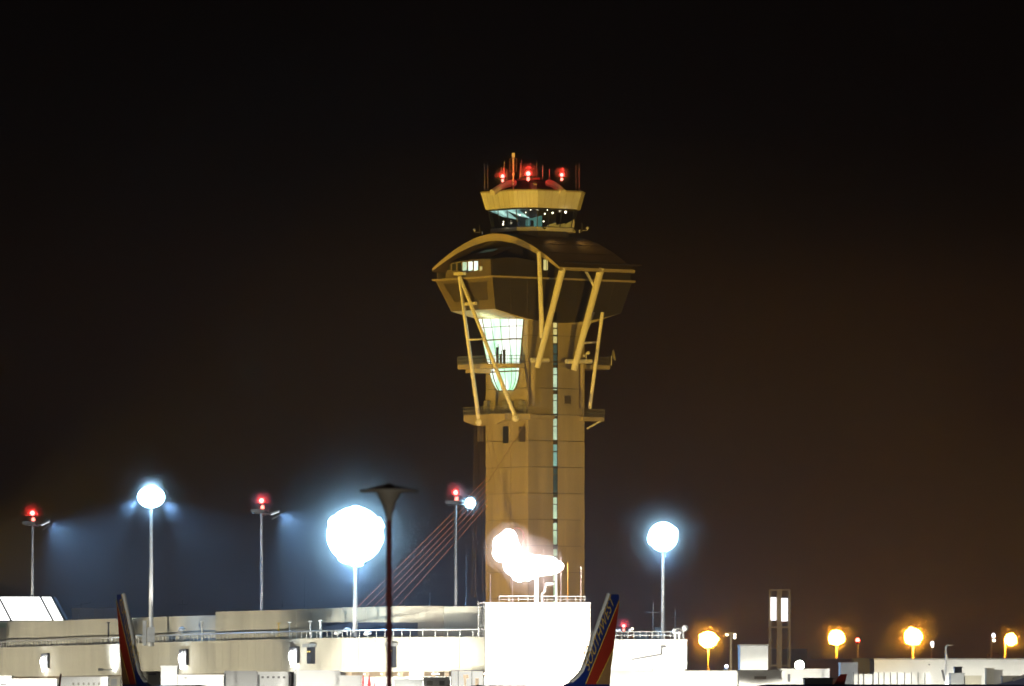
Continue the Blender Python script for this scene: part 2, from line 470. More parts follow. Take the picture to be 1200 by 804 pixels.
for a, b, mm in wpx:
    k = 1 - ((a+b)/2 - 512)/63.
    tp = 305.6 + 9*k**2.6
    bt = 317.8 - (0 if mm != 'lit_yellow' else 0)
    if mm == 'lit_yellow': tp = 312
    q = [TL(a, tp, -13.03), TL(b, tp-.1, -13.03), TL(b, bt-1, -13.03), TL(a, bt, -13.03)]
    w = tb(MB().extrude(q, (.02,0,0)), 'window', mm)
    tb(MB().path(q + [q[0]], .05, 4), 'frame', 'trim', w)
# lit window and lamps on the dark face under the eave
def rwin(px0, px1, py0, py1, y, mm):
    a = TR(px0, py1, y); b = TR(px1, py0, y)
    return tb(MB().box(a.x, b.x, y-.03, y+.02, a.z, b.z), 'window', mm)
w = rwin(637, 643.8, 304.5, 316.5, -7.02, 'lit_yellow')
a = TR(640.4, 316.5, -7.05); b = TR(640.4, 304.5, -7.05)
tb(MB().box(a.x-.04, a.x+.04, -7.08, -7.03, a.z, b.z), 'mullion', 'dark', w)
for px in (655, 671):
    a = TR(px, 314.5, -8.0)
    tb(MB().box(a.x-.3, a.x+.3, -8.1, -7.9, a.z-.22, a.z+.1), 'soffit_lamp', 'lit_green')
a = TR(656, 341, -6.9)
for px, py0, py1 in ((656,334,350),(653,366,376)):
    a = TR(px-2, py1, -6.75); b = TR(px+2, py0, -6.75)
    tb(MB().box(a.x, b.x, -7.05, -6.4, a.z, b.z), 'vent_panel', 'dark')

# --- splayed struts
def strut(a, b, r0, r1=None, name='strut'):
    return tb(MB().tube(a, b, r0, r1 or r0, 14), name, 'cream', smooth=True)
strut(TR(631.5, 295, -8.0), TR(635.5, 396, -6.9), .30, .38)
strut(TR(659.5, 314, -9.7), TR(629.5, 431, -6.7), .50, .42)
strut(TR(704.5, 314, -9.7), TR(672.5, 434, -6.7), .52, .46)
strut(TR(685, 315, -8.4), TR(697, 337, -9.0), .22)
strut(TL(538, 324, -13.9), TL(561.5, 494, -8.7), .24, .32)
strut(TL(538.5, 324, -13.9), TL(604, 489, -8.7), .24, .32)
strut(TL(548.5, 398.2, -11.6), TL(568.5, 397.5, -11.4), .14)
strut(TD(706, 366, -4), TD(691, 479, -1), .26)
strut(TD(696, 366, -2), TD(683.5, 398, -1), .16)
strut(TD(683, 402, -2), TD(702, 401, -2), .18)
for q in ((TL(533, 321, -13.9), TL(544.5, 320.5, -13.9)), (TL(545, 356.5, -12.6), TL(557.5, 355.5, -12.6))):
    tb(MB().beam(q[0], q[1], .5, .45), 'strut_bracket', 'cream')
for (px0, px1, py, r) in ((622.5, 642.5, 422, .34), (663.5, 693, 423.5, .34)):
    tb(MB().tube(TR(px0, py, -6.3), TR(px1, py, -6.3), r, r, 14), 'cross_tube', 'cream', smooth=True)
tb(MB().tube(TR(625.5, 421, -5.75), TR(625, 476, -5.75), .42, .42, 14), 'riser_pipe', 'concrete', smooth=True)
tb(MB().tube(TR(682.5, 424, -5.5), TR(682, 478, -5.5), .36, .36, 14), 'riser_pipe', 'concrete', smooth=True)

# --- platforms with railings
def platform(plan, zdeck, thick, mm='trim', sag=0., rail=1.15, skip=()):
    m_ = MB()
    nseg = 8
    loopT, loopB = [], []
    n = len(plan)
    for i in range(n):
        a = V((*plan[i], 0)); b = V((*plan[(i+1) % n], 0))
        for j in range(nseg):
            p = a.lerp(b, j/nseg)
            loopT.append(V((p.x, p.y, zdeck)))
            sg = sag*math.sin(math.pi*j/nseg) if i == 0 else 0
            loopB.append(V((p.x, p.y, zdeck - thick - sg)))
    m_.quadstrip([loopB, loopT], True, True, True)
    o = tb(m_, 'platform', mm)
    r_ = MB()
    for i in range(n):
        if i in skip: continue
        a = V((*plan[i], zdeck)); b = V((*plan[(i+1) % n], zdeck))
        L = (b-a).length; k = max(2, int(L/.35))
        for j in range(k+1):
            p = a.lerp(b, j/k); big = j % 4 == 0
            r_.tube(p, p + V((0,0,rail)), .045 if big else .022, None, 5)
        for h in (.15, rail*.55, rail): r_.tube(a + V((0,0,h)), b + V((0,0,h)), .045, None, 5)
    tb(r_, 'railing', M['steel_warm'], o)
    return o
M['steel_warm'] = mat('warm_grey_railing', (.22, .20, .14), .6, .2)
zd1 = TL(560, 427, -8.5).z
platform([(-9.7,5.9),(-9.7,2.6),(-7.2,-3.9),(-5.2,-4.4),(-5.2,5.9)], zd1, .65, skip=(3,))
tb(MB().prism([(-8.6,5.4),(-8.6,3.4),(-5.2,2.6),(-5.2,5.4)], zd1-1.2, zd1-.66), 'bracket', 'trim')
zd2 = TL(575, 485.5, -8.7).z
platform([(-8.9,5.5),(-8.9,-4.6),(-5.2,-6.2),(-5.2,5.5)], zd2, .85, 'concrete', sag=.9, skip=(2,))
tb(MB().box(-5.6, -1.2, -6.3, -5.2, zd2-.7, zd2-.1), 'bracket', 'concrete')
zd3 = TR(700, 428, -5).z
platform([(5.2,-5.2),(9.8,-5.2),(9.8,3.0),(5.2,3.0)], zd3, .6, skip=(3,))
zd4 = TR(690, 489, -5).z
platform([(4.2,-5.9),(8.2,-5.9),(8.2,3.0),(5.2,3.0)], zd4, .6, 'concrete', skip=(3,))
tb(MB().tube((5.4,-5.4,zd4-1.7), (8.3,-5.6,zd4-.3), .14), 'bracket', 'cream')
for (px, py) in ((561.5, 495), (604, 490)):
    p = TL(px, py, -8.95)
    tb(MB().ball(p, .55, 10, 6), 'strut_foot', 'cream', smooth=True)
for px in (564, 612):       # brackets below the lower platform
    a = TL(px, 500, -5.6)
    tb(MB().box(-6.2, -5.16, a.y-.15, a.y+.15, a.z-2.2, a.z), 'bracket', 'panel_dark')
for px0, px1, py0, py1 in ((590,600,470,482),(609,614,470,480),(568,572,470,482)):
    a = TL(px0, py1, -5.5); b = TL(px1, py0, -5.5)
    tb(MB().box(-5.7, -5.16, min(a.y,b.y), max(a.y,b.y), zd2, max(zd2+.8, b.z)), 'equipment_box', 'wall_grey')

# --- cab
def chplan(h, c): 
    return [(-h,h-c),(-h,-h+c),(-h+c,-h),(h-c,-h),(h,-h+c),(h,h-c),(h-c,h),(-h+c,h)]
zc = lambda py: CH + (HZ - py)*(Y0 - 5)/F
CX = V((-.25, .2, 0))
def sh(plan): return [(p[0]+CX.x, p[1]+CX.y) for p in plan]
tb(MB().prism(sh(chplan(4.6,2.0)), zE, zc(269)), 'cab_neck', 'bronze')
tb(MB().prism(sh(chplan(5.35,2.1)), zc(270.5), zc(266.2), sh(chplan(5.3,2.1))), 'cab_base_ring', 'cab_white')
tb(MB().prism(sh(chplan(5.95,2.35)), zc(243.8), zc(224.5), sh(chplan(6.52,2.55))), 'cab_parapet', 'cab_white')
tb(MB().prism(sh(chplan(6.62,2.6)), zc(224.4), zc(222.8)), 'cab_parapet_cap', 'trim')
tb(MB().prism(sh(chplan(5.6,2.2)), zc(245.4), zc(243.9)), 'cab_window_head', 'dark')
jp = MB()
pl0, pl1 = sh(chplan(5.96,2.35)), sh(chplan(6.53,2.55))
for i in range(8):
    for j in range(1, 6):
        a = V((*pl0[i], zc(243.6))).lerp(V((*pl0[(i+1)%8], zc(243.6))), j/6); b = V((*pl1[i], zc(224.6))).lerp(V((*pl1[(i+1)%8], zc(224.6))), j/6)
        jp.beam(a, b, .035, .02)
tb(jp, 'panel_joint', 'trim')
pt, pb = sh(chplan(5.55,2.2)), sh(chplan(5.15,2.05))
zt_, zb2 = zc(245.4), zc(266.2)
npan = {0:3, 1:2, 2:3, 3:2, 4:3, 5:2, 6:3, 7:2}
mul = MB()
for i in range(8):
    k = npan[i]
    for j in range(k):
        q = []
        for f_, z_, pl in ((j/k, zb2, pb), ((j+1)/k, zb2, pb), ((j+1)/k, zt_, pt), (j/k, zt_, pt)):
            q.append(V((*pl[i], z_)).lerp(V((*pl[(i+1)%8], z_)), f_))
        tb(MB().poly(q), 'cab_window', 'cab_glass')
        mul.beam(q[0], q[3], .12 if j == 0 else .07, .1)
tb(mul, 'cab_mullion', 'dark')
# inside of the cab
tb(MB().prism(sh(chplan(5.0,2.0)), zb2-.1, zb2+.05), 'cab_floor', 'panel_dark')
ce = MB()
for t0, t1 in ((0,.55),(.55,1.)):
    a = V((*pt[0],0)).lerp(V((*pt[1],0)), t0); b = V((*pt[0],0)).lerp(V((*pt[1],0)), t1)
    ce.poly([V((a.x+.3,a.y,zt_-.02)), V((b.x+.3,b.y,zt_-.02)), V((b.x+3,b.y+.5,zt_-1.3)), V((a.x+3,a.y+.5,zt_-.7))])
tb(ce, 'cab_ceiling', 'lit_ceiling')
tb(MB().extrude([V((-3.9,-2.9,zb2+.1)), V((-2.0,-4.3,zb2+.1)), V((-2.0,-4.3,zb2+1.7)), V((-3.9,-2.9,zb2+1.1))], (.1,.1,0)), 'cab_partition', 'cab_teal')
tb(MB().box(-2.5,2.5,-1.8,2.5,zb2,zt_), 'cab_core', 'panel_dark')
for (x, w_, h_) in ((-.4,1.5,.55),(1.1,1.7,.5),(2.9,1.6,1.1)):
    tb(MB().extrude([V((x-w_/2,-4.6,zb2+.15)), V((x+w_/2,-4.6,zb2+.15)), V((x+w_/2,-4.6,zb2+.2+h_)), V((x-w_/2,-4.6,zb2+.15+h_*.35))], (0,.15,0)), 'cab_blind', 'cab_orange')
for (px, py, r) in ((608,248.5,.13),(609,252,.09),(616,249,.08),(622,245.8,.08),(629.8,245.8,.1),(638.5,250.6,.1),(647.5,249.5,.13),(662.8,248.6,.16),(641.5,246,.07),(590,260,.08),(589.5,263,.12),(637,259.5,.1)):
    p = TD(px, py, -4.2)
    tb(MB().ball(p, r, 8, 5), 'cab_lamp', 'lens_warm')
tb(MB().box(-3.4,-2.6,-3.6,-3.2,zb2+.1,zb2+1.0), 'console', 'dark')
tb(MB().box(-4.6,-4.2,-2,1.5,zb2+.1,zb2+.9), 'console', 'dark')
# roof arcs over the cab
for s_ in (-1, 1):
    pth = []
    for i in range(9):
        t = i/8
        px = (577 - 0) + 26*t if s_ < 0 else 660 - 18*t
        py = 226 - 11.5*math.sin(t*math.pi/2)
        pth.append(TD(px, py, -5.5 + 3*t))
    tb(MB().path(pth, .52, 8), 'roof_arch', 'cab_white', smooth=True)
tb(MB().box(-2.9,3.2,-2.2,2.2,zc(222.9),zc(211)), 'roof_plant', 'panel_dark')
a = TD(625.5, 222, -5.5)
tb(MB().box(a.x-.35,a.x+.35,a.y-.3,a.y+.3,a.z-.2,a.z+.85), 'vent_box', 'cab_white')
rr = MB()
pr = [TD(606+3*i, 210.5 - (1.2 if i > 6 else 0), -2.5) for i in range(10)]
rr.path(pr, .17, 6)
tb(rr, 'roof_rail', 'red_paint')

# --- things mounted on the tower (lifted away one by one)
def tower_world(p): return WM[TW.name] @ p
def whip(px, py0, py1, d, r, label, mm='steel', grp='whip antennas on the tower roof'):
    b = tower_world(TD(px, py1, d)); t = tower_world(TD(px, py0, d))
    o = thing('whip_antenna', label, 'antenna', b, 0, grp)
    MB().tube(b, t, r, r*.6, 6).build('whip', mm, o)
    MB().tube(b, b + V((0,0,.35)), r*1.9, r*1.7, 8).build('base_mount', 'dark', o)
whip(587.5, 196, 214, -3, .07, 'short stub whip beside the red beacon nearest the cage antenna')
whip(590.8, 189.5, 213, -4, .08, 'tall slim whip rising over the red beacon beside the cage antenna')
whip(594, 198, 214, -3, .07, 'short whip between the cage antenna and the neighbouring red beacon')
whip(609.8, 191, 210.5, -3, .13, 'thick red lit whip between cage antenna and middle red beacon')
whip(611.2, 187, 210, -2.6, .06, 'thin pale whip tip beside the thick red lit whip')
whip(636, 194, 210, -3, .09, 'slim whip at the end of the red roof rail')
whip(643.8, 198, 210, -3, .11, 'thick short whip standing alone between rail end and the outer beacon')
whip(629, 188, 210, -1, .03, 'hair thin whip behind the red roof rail')
whip(659.3, 197, 213, -3, .07, 'short whip carrying the outermost red beacon')
whip(568, 192, 223, -2, .045, 'hair thin whip at the outer edge of the parapet on the arched end')
whip(571.7, 194, 223, -2, .05, 'second hair thin whip from the parapet edge on the arched end')
whip(675, 192, 223, -2, .045, 'hair thin whip near the parapet edge on the eave end')
whip(678.6, 191, 223, -2, .05, 'outermost hair thin whip at the parapet edge on the eave end')
# cage antenna
b = tower_world(TD(601.5, 222, -4.5)); t = tower_world(TD(601.5, 179.5, -4.5))
o = thing('cage_antenna', 'tall central mast antenna with wire cage and pale square cap', 'antenna', b)
MB().tube(b, t, .10, .10, 8).build('mast', 'cream', o)
hh = (t.z - b.z)
MB().box(b.x-.22,b.x+.22,b.y-.22,b.y+.22,t.z-.62,t.z).build('cap', 'cream', o)
cg = MB()
for k in range(10):
    a = 2*math.pi*k/10; c = V((math.cos(a)*.52, math.sin(a)*.52, 0))
    cg.tube(b + c + V((0,0,hh*.49)), b + c + V((0,0,hh*.85)), .03, None, 4)
for fz in (.49,.67,.85):
    ring = [b + V((math.cos(2*math.pi*k/16)*.52, math.sin(2*math.pi*k/16)*.52, hh*fz)) for k in range(17)]
    cg.path(ring, .035, 4)
cg.build('wire_cage', 'cable_dark', o)
MB().tube(b + V((0,0,hh*.38)), b + V((0,0,hh*.46)), .2, .2, 8).build('collar', 'cream', o)
# red beacons
def beacon(p, label, parent_h=1.0, w=900, grp='red obstruction lights', r=.26):
    o = thing('obstruction_light', label, 'beacon', p - V((0,0,parent_h)), 0, grp)
    MB().tube(p - V((0,0,parent_h)), p - V((0,0,r*1.8)), .07, None, 8).build('stem', 'dark', o)
    MB().ball(p, r, 10, 6).build('lamp', 'lens_red', o)
    add_halo(o, p, r*2.2, 1.6, 60, r); add_halo(o, p, r*3.4, .9, 60, r); add_halo(o, p, r*5, .5, 60, r)
    point('lamp_light', p + V((0,-.3,1.0)), RED, w*.12, o, .1)
    MB().ball(p - V((0,0,r*2.4)), r*.75, 10, 6, (1,1,1.3)).build('lamp', 'lens_red_soft', o)
    MB().lathe(p - V((0,0,r*1.25)), [(.1,0),(.80,.0),(.82,.05),(.1,.04)], 16).build('added_light_shield', 'dark', o)  # added plate, keeps the red light off the roof below
    return o
beacon(tower_world(TD(589, 206.5, -5)), 'red beacon beside the cage antenna on the tower roof', .9)
beacon(tower_world(TD(619, 203.5, -5)), 'middle red beacon above the red rail on the tower roof', 1.0, 1500, r=.32)
beacon(tower_world(TD(658.3, 205, -5)), 'outermost red beacon at the eave end of the tower roof', 1.2)
for lp_, lt_ in (((3.2,-5.6,zc(268)), (6.5,-9.2,zE+2)), ((5.6,-2.5,zc(268)), (9.5,-6.0,zE+3)), ((-2.5,-5.6,zc(268)), (0.5,-9.5,zE+2))):  # lamps added under the cab to brighten the crown roof
    tb(MB().box(lp_[0]-.15,lp_[0]+.15,lp_[1]-.15,lp_[1]+.15,lp_[2]-.12,lp_[2]+.12), 'roof_fitting', 'dark')
    a_ = V(lp_); b_ = V(lt_); a2_ = a_ + (b_-a_).normalized()*.4
    spot('added_roof_light', tower_world(a2_), tower_world(b_), (1., .62, .2), 420, 130, 1., TW, .15)
# small fittings on the roof by the cab
def camera_post(px, py, d, side, label):
    b = tower_world(TD(px, py, d))
    o = thing('camera_post', label, 'camera', b, 0, 'camera posts beside the cab')
    MB().tube(b, b + V((0,0,1.5)), .045, None, 6).build('post', 'steel_warm', o)
    MB().tube(b + V((0,0,.35)), b + V((side*.8,0,.35)), .04, None, 6).tube(b + V((side*.8,0,.35)), b + V((side*.8,0,.6)), .04, None, 6).build('bracket', 'cream', o)
    MB().ball(b + V((side*.8,0,.72)), .2, 8, 6).build('dome', 'cream', o)
    MB().box(b.x-side*.35-.1, b.x-side*.35+.1, b.y-.1, b.y+.1, b.z, b.z+.45).build('box', 'cream', o)
camera_post(562.3, 275, -4, -1, 'small pole with dome camera beside the cab above the arch')
camera_post(682, 273, 1, 1, 'small pole with dome camera beside the cab above the long eave')
# --- dish and kit on the upper balcony
p = tower_world(TD(716.5, 417, -3))
o = thing('dish_antenna', 'round dish on the outer rail of the smaller upper balcony', 'antenna', p - V((0,0,1.4)))
MB().tube(p - V((0,0,1.4)), p, .08).build('post', 'steel', o)
Rm = Matrix.Rotation(math.radians(80), 3, 'Y')
MB().lathe(p + V((.15,0,.0)), [(.05,-.02),(.35,.02),(.7,.16),(.95,.35),(.93,.37),(.68,.19),(.33,.05),(.03,.0)], 20, Rm).build('reflector', 'steel_warm', o, smooth=True)
p = tower_world(TD(687, 416, -4))
o = thing('weather_sensor', 'small pale sensor cluster on the smaller upper balcony', 'sensor', p - V((0,0,1.3)))
MB().tube(p - V((0,0,1.3)), p + V((0,0,.4)), .06).build('post', 'cream', o)
MB().ball(p + V((.3,0,.3)), .25, 8, 6).ball(p + V((-.3,0,-.1)), .2, 8, 6).build('sensor_head', 'cream', o)
for i, (px, h, lab) in enumerate(((583.5, 2.3, 'tallest dark cabinet on the balcony before the lit lobby glass'), (587.5, 1.3, 'low dark cabinet between two taller ones on the lobby balcony'), (591.5, 1.9, 'dark cabinet nearest the balcony end before the lobby glass'))):
    q = TL(px, 425, -7.6)
    b = tower_world(V((-7.7, q.y, zd1)))
    MB_ = MB().box(b.x-.2,b.x+.2,b.y-.2,b.y+.2,zd1,zd1+h).box(b.x-.24,b.x+.24,b.y-.24,b.y+.24,zd1+h,zd1+h+.08).tube(b+V((.1,0,h)), b+V((.1,0,h+.6)), .05)
    tag(MB_.build('equipment_cabinet', 'dark', loc=b), lab, 'cabinet', 'cabinets on the lobby balcony')

# --- guy cables from the lower platform
def cable(a, b, r, mm, label, sag=0.6, grp='inclined cables'):
    a = V(a); b = V(b); pts = []
    for i in range(9):
        t = i/8; p = a.lerp(b, t); p.z -= sag*math.sin(math.pi*t); pts.append(p)
    o = tag(MB().path(pts, r, 5).build('cable', mm, loc=b), label, 'cable', grp)
top0 = tower_world(TL(613, 497, -6.0))
anc = [(427,703),(436,703),(445,703),(452,703),(461,703),(472,703)]
labs = ['outermost of the six fanned cables, reaching farthest from the tower', 'second cable of the fan counted from the outermost', 'third cable of the fan, above the middle', 'fourth cable of the fan, below the middle', 'fifth cable of the fan, next to the steepest', 'steepest and reddest cable of the fan beside the tower']
for i, (px, py) in enumerate(anc):
    st_ = at(571, 560 + i*6.5 , F/(Y0-4.6))
    far = at(px, py, F/(Y0-30)); d = (far - st_); end = far + d*.30
    hit = top0 + V((.2*i - .6, -.3, 0))
    cable(st_, end, .042, 'cable', labs[i], .15, 'fanned orange cables beside the tower')
q = tower_world(TL(615, 496, -6.4))
cable(q, at(571, 566, F/(Y0-4.6)), .065, 'cable_dark', 'brown cable trunk across the shaft feeding the cable fan', .05)
for i, (p0, p1, lab) in enumerate((((556.5,499),(553,700),'outermost upright cable hanging from the lower platform'),((559.5,500),(557,700),'second upright cable hanging from the lower platform'),
        ((562.5,500),(566,700),'upright cable hanging just outside the shaft edge'),((565.5,501),(571,700),'upright cable touching the shaft edge'),
        ((569,500),(600,690),'slanting cable crossing the shaft nearest its edge'),((573,500),(616,695),'slanting cable crossing the middle of the shaft face'))):
    cable(at(*p0, F/(Y0-6)), at(*p1, F/(Y0-9)), .022, 'cable_dark', lab, .1, 'upright cables below the lower platform')

# ================================================================== TERMINAL CONCOURSE
ZT, ZB = 11.2, 7.55
wallpts = [(-60, 763.5), (0, 760.6), (70, 758.3), (138, 756.2), (200, 754), (270, 752), (340, 750.2), (400, 749), (480, 748.2), (568, 747.8)]
wp = []
for px, py in wallpts:
    s = (HZ - py)/(ZT - CH); wp.append(V((X(px, s), F/s, 0)))
dense = []
for a, b in zip(wp, wp[1:]):
    n = max(1, round((b-a).length/3.4))
    for j in range(n): dense.append(a.lerp(b, j/n))
dense.append(wp[-1])
CT = thing('terminal_concourse', 'long curved cream concourse with rooftop rail and wall lamps', 'terminal', (wp[0].x, wp[0].y, 0))
def outn(a, b):
    d = (b - a).normalized(); n = V((d.y, -d.x, 0))
    return n if n.y < 0 else -n
wl = MB(); bk = MB(); rl = MB(); under = MB(); beams = MB()
for i, (a, b) in enumerate(zip(dense, dense[1:])):
    n = outn(a, b); d = (b-a).normalized()
    a2, b2 = a + d*.02, b - d*.02
    wl.prism([(a2.x,a2.y),(b2.x,b2.y),(b2.x-n.x*.25,b2.y-n.y*.25),(a2.x-n.x*.25,a2.y-n.y*.25)], ZB, ZT)
    wl.prism([(a.x+n.x*.06,a.y+n.y*.06),(b.x+n.x*.06,b.y+n.y*.06),(b.x-n.x*.3,b.y-n.y*.3),(a.x-n.x*.3,a.y-n.y*.3)], ZT+.003, ZT+.16)
    bk.prism([(a.x-n.x*.26,a.y-n.y*.26),(b.x-n.x*.26,b.y-n.y*.26),(b.x-n.x*26,b.y-n.y*26),(a.x-n.x*26,a.y-n.y*26)], ZB, ZT-.35)
    under.prism([(a.x-n.x*5,a.y-n.y*5),(b.x-n.x*5,b.y-n.y*5),(b.x-n.x*5.3,b.y-n.y*5.3),(a.x-n.x*5.3,a.y-n.y*5.3)], 0, ZB)
    for k in (.0, .5):
        p = a.lerp(b, k); rl.tube(p - n*.15 + V((0,0,ZT)), p - n*.15 + V((0,0,ZT+.95)), .05, None, 6)
    rl.tube(a - n*.15 + V((0,0,ZT+.95)), b - n*.15 + V((0,0,ZT+.95)), .09, None, 6)
    p = a.lerp(b, .5); beams.prism([(p.x-.2,p.y),(p.x+.2,p.y),(p.x+.2-n.x*5,p.y-n.y*5),(p.x-.2-n.x*5,p.y-n.y*5)], ZB-.55, ZB)
wl.build('wall', 'wall', CT); bk.build('roof', 'roofing', CT); rl.build('railing', 'steel', CT)
under.build('ground_floor_wall', 'wall_white', CT); beams.build('soffit_beam', 'wall_brown', CT)
ul = MB()
for i, (a, b) in enumerate(zip(dense, dense[1:])):
    n = outn(a, b); p = a.lerp(b, .25) - n*2.2; q = a.lerp(b, .75) - n*2.2
    ul.beam(p + V((0,0,ZB-.25)), q + V((0,0,ZB-.25)), .5, .12)
ul.build('ceiling_lamp', M['lens_soft'] if 'lens_soft' in M else emit('undercroft_lamp', (1.,.96,.84), 14.), CT)
# wall position at a photo column
def wall_at(px):
    k = (px - 600)/F
    for a, b in zip(dense, dense[1:]):
        fa_, fb_ = a.x - k*a.y, b.x - k*b.y
        if fa_*fb_ <= 0:
            t = fa_/(fa_-fb_); return a.lerp(b, t), outn(a, b), (b-a).normalized()
    return dense[-1], outn(dense[-2], dense[-1]), (dense[-1]-dense[-2]).normalized()
# lamp niches in the wall
for px in (54.5, 217, 346.5):
    p, n, d = wall_at(px); s = F/p.y
    w = 4.6/s/abs(d.x)
    zlo, zhi = 8.6, 10.35
    pl = [p + n*.02 - d*w, p + n*.02 + d*w, p + n*.14 + d*w, p + n*.14 - d*w]
    nb = MB().prism([(q.x,q.y) for q in pl], zlo, zhi)
    no = nb.build('lamp_niche', 'grey', CT)
    fr_ = MB()
    for sgn in (-1, 1):
        q0 = p + d*(sgn*w); fr_.beam(q0 + n*.2 + V((0,0,zlo)), q0 + n*.2 + V((0,0,zhi)), .25, .3)
    fr_.beam(p - d*w + n*.2 + V((0,0,zhi)), p + d*w + n*.2 + V((0,0,zhi)), .3, .2)
    fr_.build('frame', 'dark', no)
    lm = MB().ball(p + n*.45 - d*.15 + V((0,0,9.35)), .34, 10, 8, (1,1,1.9)).tube(p + n*.45 + V((0,0,8.15)), p + n*.45 + V((0,0,8.9)), .14, .25)
    lm.build('wall_lamp', 'lens_flood', no)
    point('lamp_light', p + n*1.4 + V((0,0,9.2)), WHITE, 500, no, .2)
# a lamp just behind the airliner fin throwing a pool on the wall
p, n, d = wall_at(134)
o = thing('wall_floodlight', 'bright floodlight on the concourse wall behind the edge-on tail fin', 'floodlight', p + n*.1 + V((0,0,8.2)))
MB().beam(p + n*.1 + V((0,0,8.2)), p + n*1.6 + V((0,0,8.2)), .12, .12).build('arm', 'steel', o)
MB().box(p.x+n.x*1.7-.3,p.x+n.x*1.7+.3,p.y+n.y*1.7-.2,p.y+n.y*1.7+.2,8.05,8.4).build('housing', 'grey', o)
spot('lamp_light', p + n*1.7 + V((0,0,8.5)), p + V((0,0,9.9)), WHITE, 5000, 150, .8, o)
# dark shaft openings with hoods and tiny amber lamps
for px, dx in ((367, 6), (462, 5)):
    p, n, d = wall_at(px); s = F/p.y; w = 2.8/s/abs(d.x)
    o = MB().prism([(q.x,q.y) for q in (p+n*.02-d*w, p+n*.02+d*w, p+n*.5+d*w, p+n*.5-d*w)], 8.0 if px > 400 else 8.5, 10.35).build('service_shaft', 'window_dark', CT)
    MB().prism([(q.x,q.y) for q in (p+n*.02-d*w*1.5, p+n*.02+d*w*1.6, p+n*.9+d*w*1.6, p+n*.9-d*w*1.5)], 10.36, 10.75).build('hood', 'grey', o)
    for k in (-.4, .4):
        MB().ball(p + n*.55 + d*(w*k) + V((0,0,9.85)), .07, 6, 4).build('pilot_lamp', emit('amber_pilot', (1.,.7,.15), 3.), o)
# --- upper storey set back from the parapet
def offs(px, dist, zz=0):
    p, n, d = wall_at(px); return p - n*dist
def tier(pxs, dist, z0, zs, name, mm, parent):
    m_ = MB(); pts = []
    for px in pxs:
        p = offs(px, dist); 
        # slide so that it still stands on that column
        pts.append(V((X(px, F/p.y), p.y, 0)))
    for (a, b), (za, zb3) in zip(zip(pts, pts[1:]), zip(zs, zs[1:])):
        n = outn(a, b)
        k = max(1, round((b-a).length/4))
        for j in range(k):
            q0 = a.lerp(b, j/k); q1 = a.lerp(b, (j+1)/k); dd = (b-a).normalized()*.015
            q0 = q0 + dd; q1 = q1 - dd
            zz = za + (zb3-za)*(j+.5)/k
            m_.prism([(q0.x,q0.y),(q1.x,q1.y),(q1.x-n.x*.3,q1.y-n.y*.3),(q0.x-n.x*.3,q0.y-n.y*.3)], z0, zz)
            m_.prism([(q0.x-n.x*.31,q0.y-n.y*.31),(q1.x-n.x*.31,q1.y-n.y*.31),(q1.x-n.x*14,q1.y-n.y*14),(q0.x-n.x*14,q0.y-n.y*14)], z0, zz-.3)
    m_.build(name, mm, parent)
    return pts
sw = [(px, py) for px, py in ((-57,728),(40,728),(75,727),(137,724.7),(200,722.5),(256,721))]
def zfor(px, py, dist):
    p = offs(px, dist); return CH + (HZ-py)*p.y/F
tier([q[0] for q in sw], 30, ZT-.4, [zfor(q[0], q[1], 30) for q in sw], 'upper_wall', 'wall', CT)
bl = [(252.5,717),(330,714.8),(400,712.2),(460,710.6),(520,710.2),(564,711)]
bpts = tier([q[0] for q in bl], 15, ZT-.4, [zfor(q[0], q[1], 15) for q in bl], 'upper_block', 'wall', CT)
# dark glazing band
bd = MB()
def blk(px):
    k = (px-600)/F
    for a, b in zip(bpts, bpts[1:]):
        fa_, fb_ = a.x - k*a.y, b.x - k*b.y
        if fa_*fb_ <= 0: return a.lerp(b, fa_/(fa_-fb_)), outn(a, b)
cols = [378, 400, 420, 440, 460, 489.5]
for a, b in zip(cols, cols[1:]):
    (p, n), (q, n2) = blk(a), blk(b)
    zz = [(CH + (HZ-729.5)*p.y/F), (CH + (HZ-745)*p.y/F)]
    bd.prism([(p.x,p.y),(q.x,q.y),(q.x+n.x*.05,q.y+n.y*.05),(p.x+n.x*.05,p.y+n.y*.05)], zz[1], zz[0])
bd.build('window_band', 'navy_band', CT)

# --- glowing sloped skylight
SK = thing('rooftop_skylight', 'long sloped rooftop skylight glowing white on the concourse', 'skylight', at(20, 756, 9.0) )
s0 = 8.95
zt1, zb1 = Z(698.5, s0), Z(728, s0)
def sk(px, top):
    return V((X(px, s0) - (16.5/s0 if top else 0), F/s0 + (2.2 if top else 0), zt1 if top else zb1))
edges = [-70, -38, 13.5, 62.5, 76]
for a, b in zip(edges, edges[1:]):
    MB().extrude([sk(a+.7,False), sk(b-.7,False), sk(b-.7,True), sk(a+.7,True)], (0,.1,.0)).build('skylight_pane', 'lit_skylight', SK)
fr_ = MB()
for e_ in edges + [-13, 29, 46]: 
    if e_ in edges: fr_.beam(sk(e_,False)+V((0,-.05,0)), sk(e_,True)+V((0,-.05,0)), .17, .15)
fr_.beam(sk(-70,False)+V((0,-.05,0)), sk(77,False)+V((0,-.05,0)), .2, .2); fr_.beam(sk(-70,True), sk(76,True), .15, .15)
fr_.build('frame', 'dark', SK)
fr2 = MB()
for a in (-40,-22, -4, 14, 31, 47, 62):
    fr2.extrude([sk(a+2,False)+V((0,.1,-.15)), sk(a+15,False)+V((0,.1,-.15)), sk(a+13.5,False)+V((0,.4,-.85)), sk(a+3.5,False)+V((0,.4,-.85))], (0,.15,0))
fr2.build('clerestory_glass', mat('frosted_green_glass', (.32,.42,.34), .3), SK)
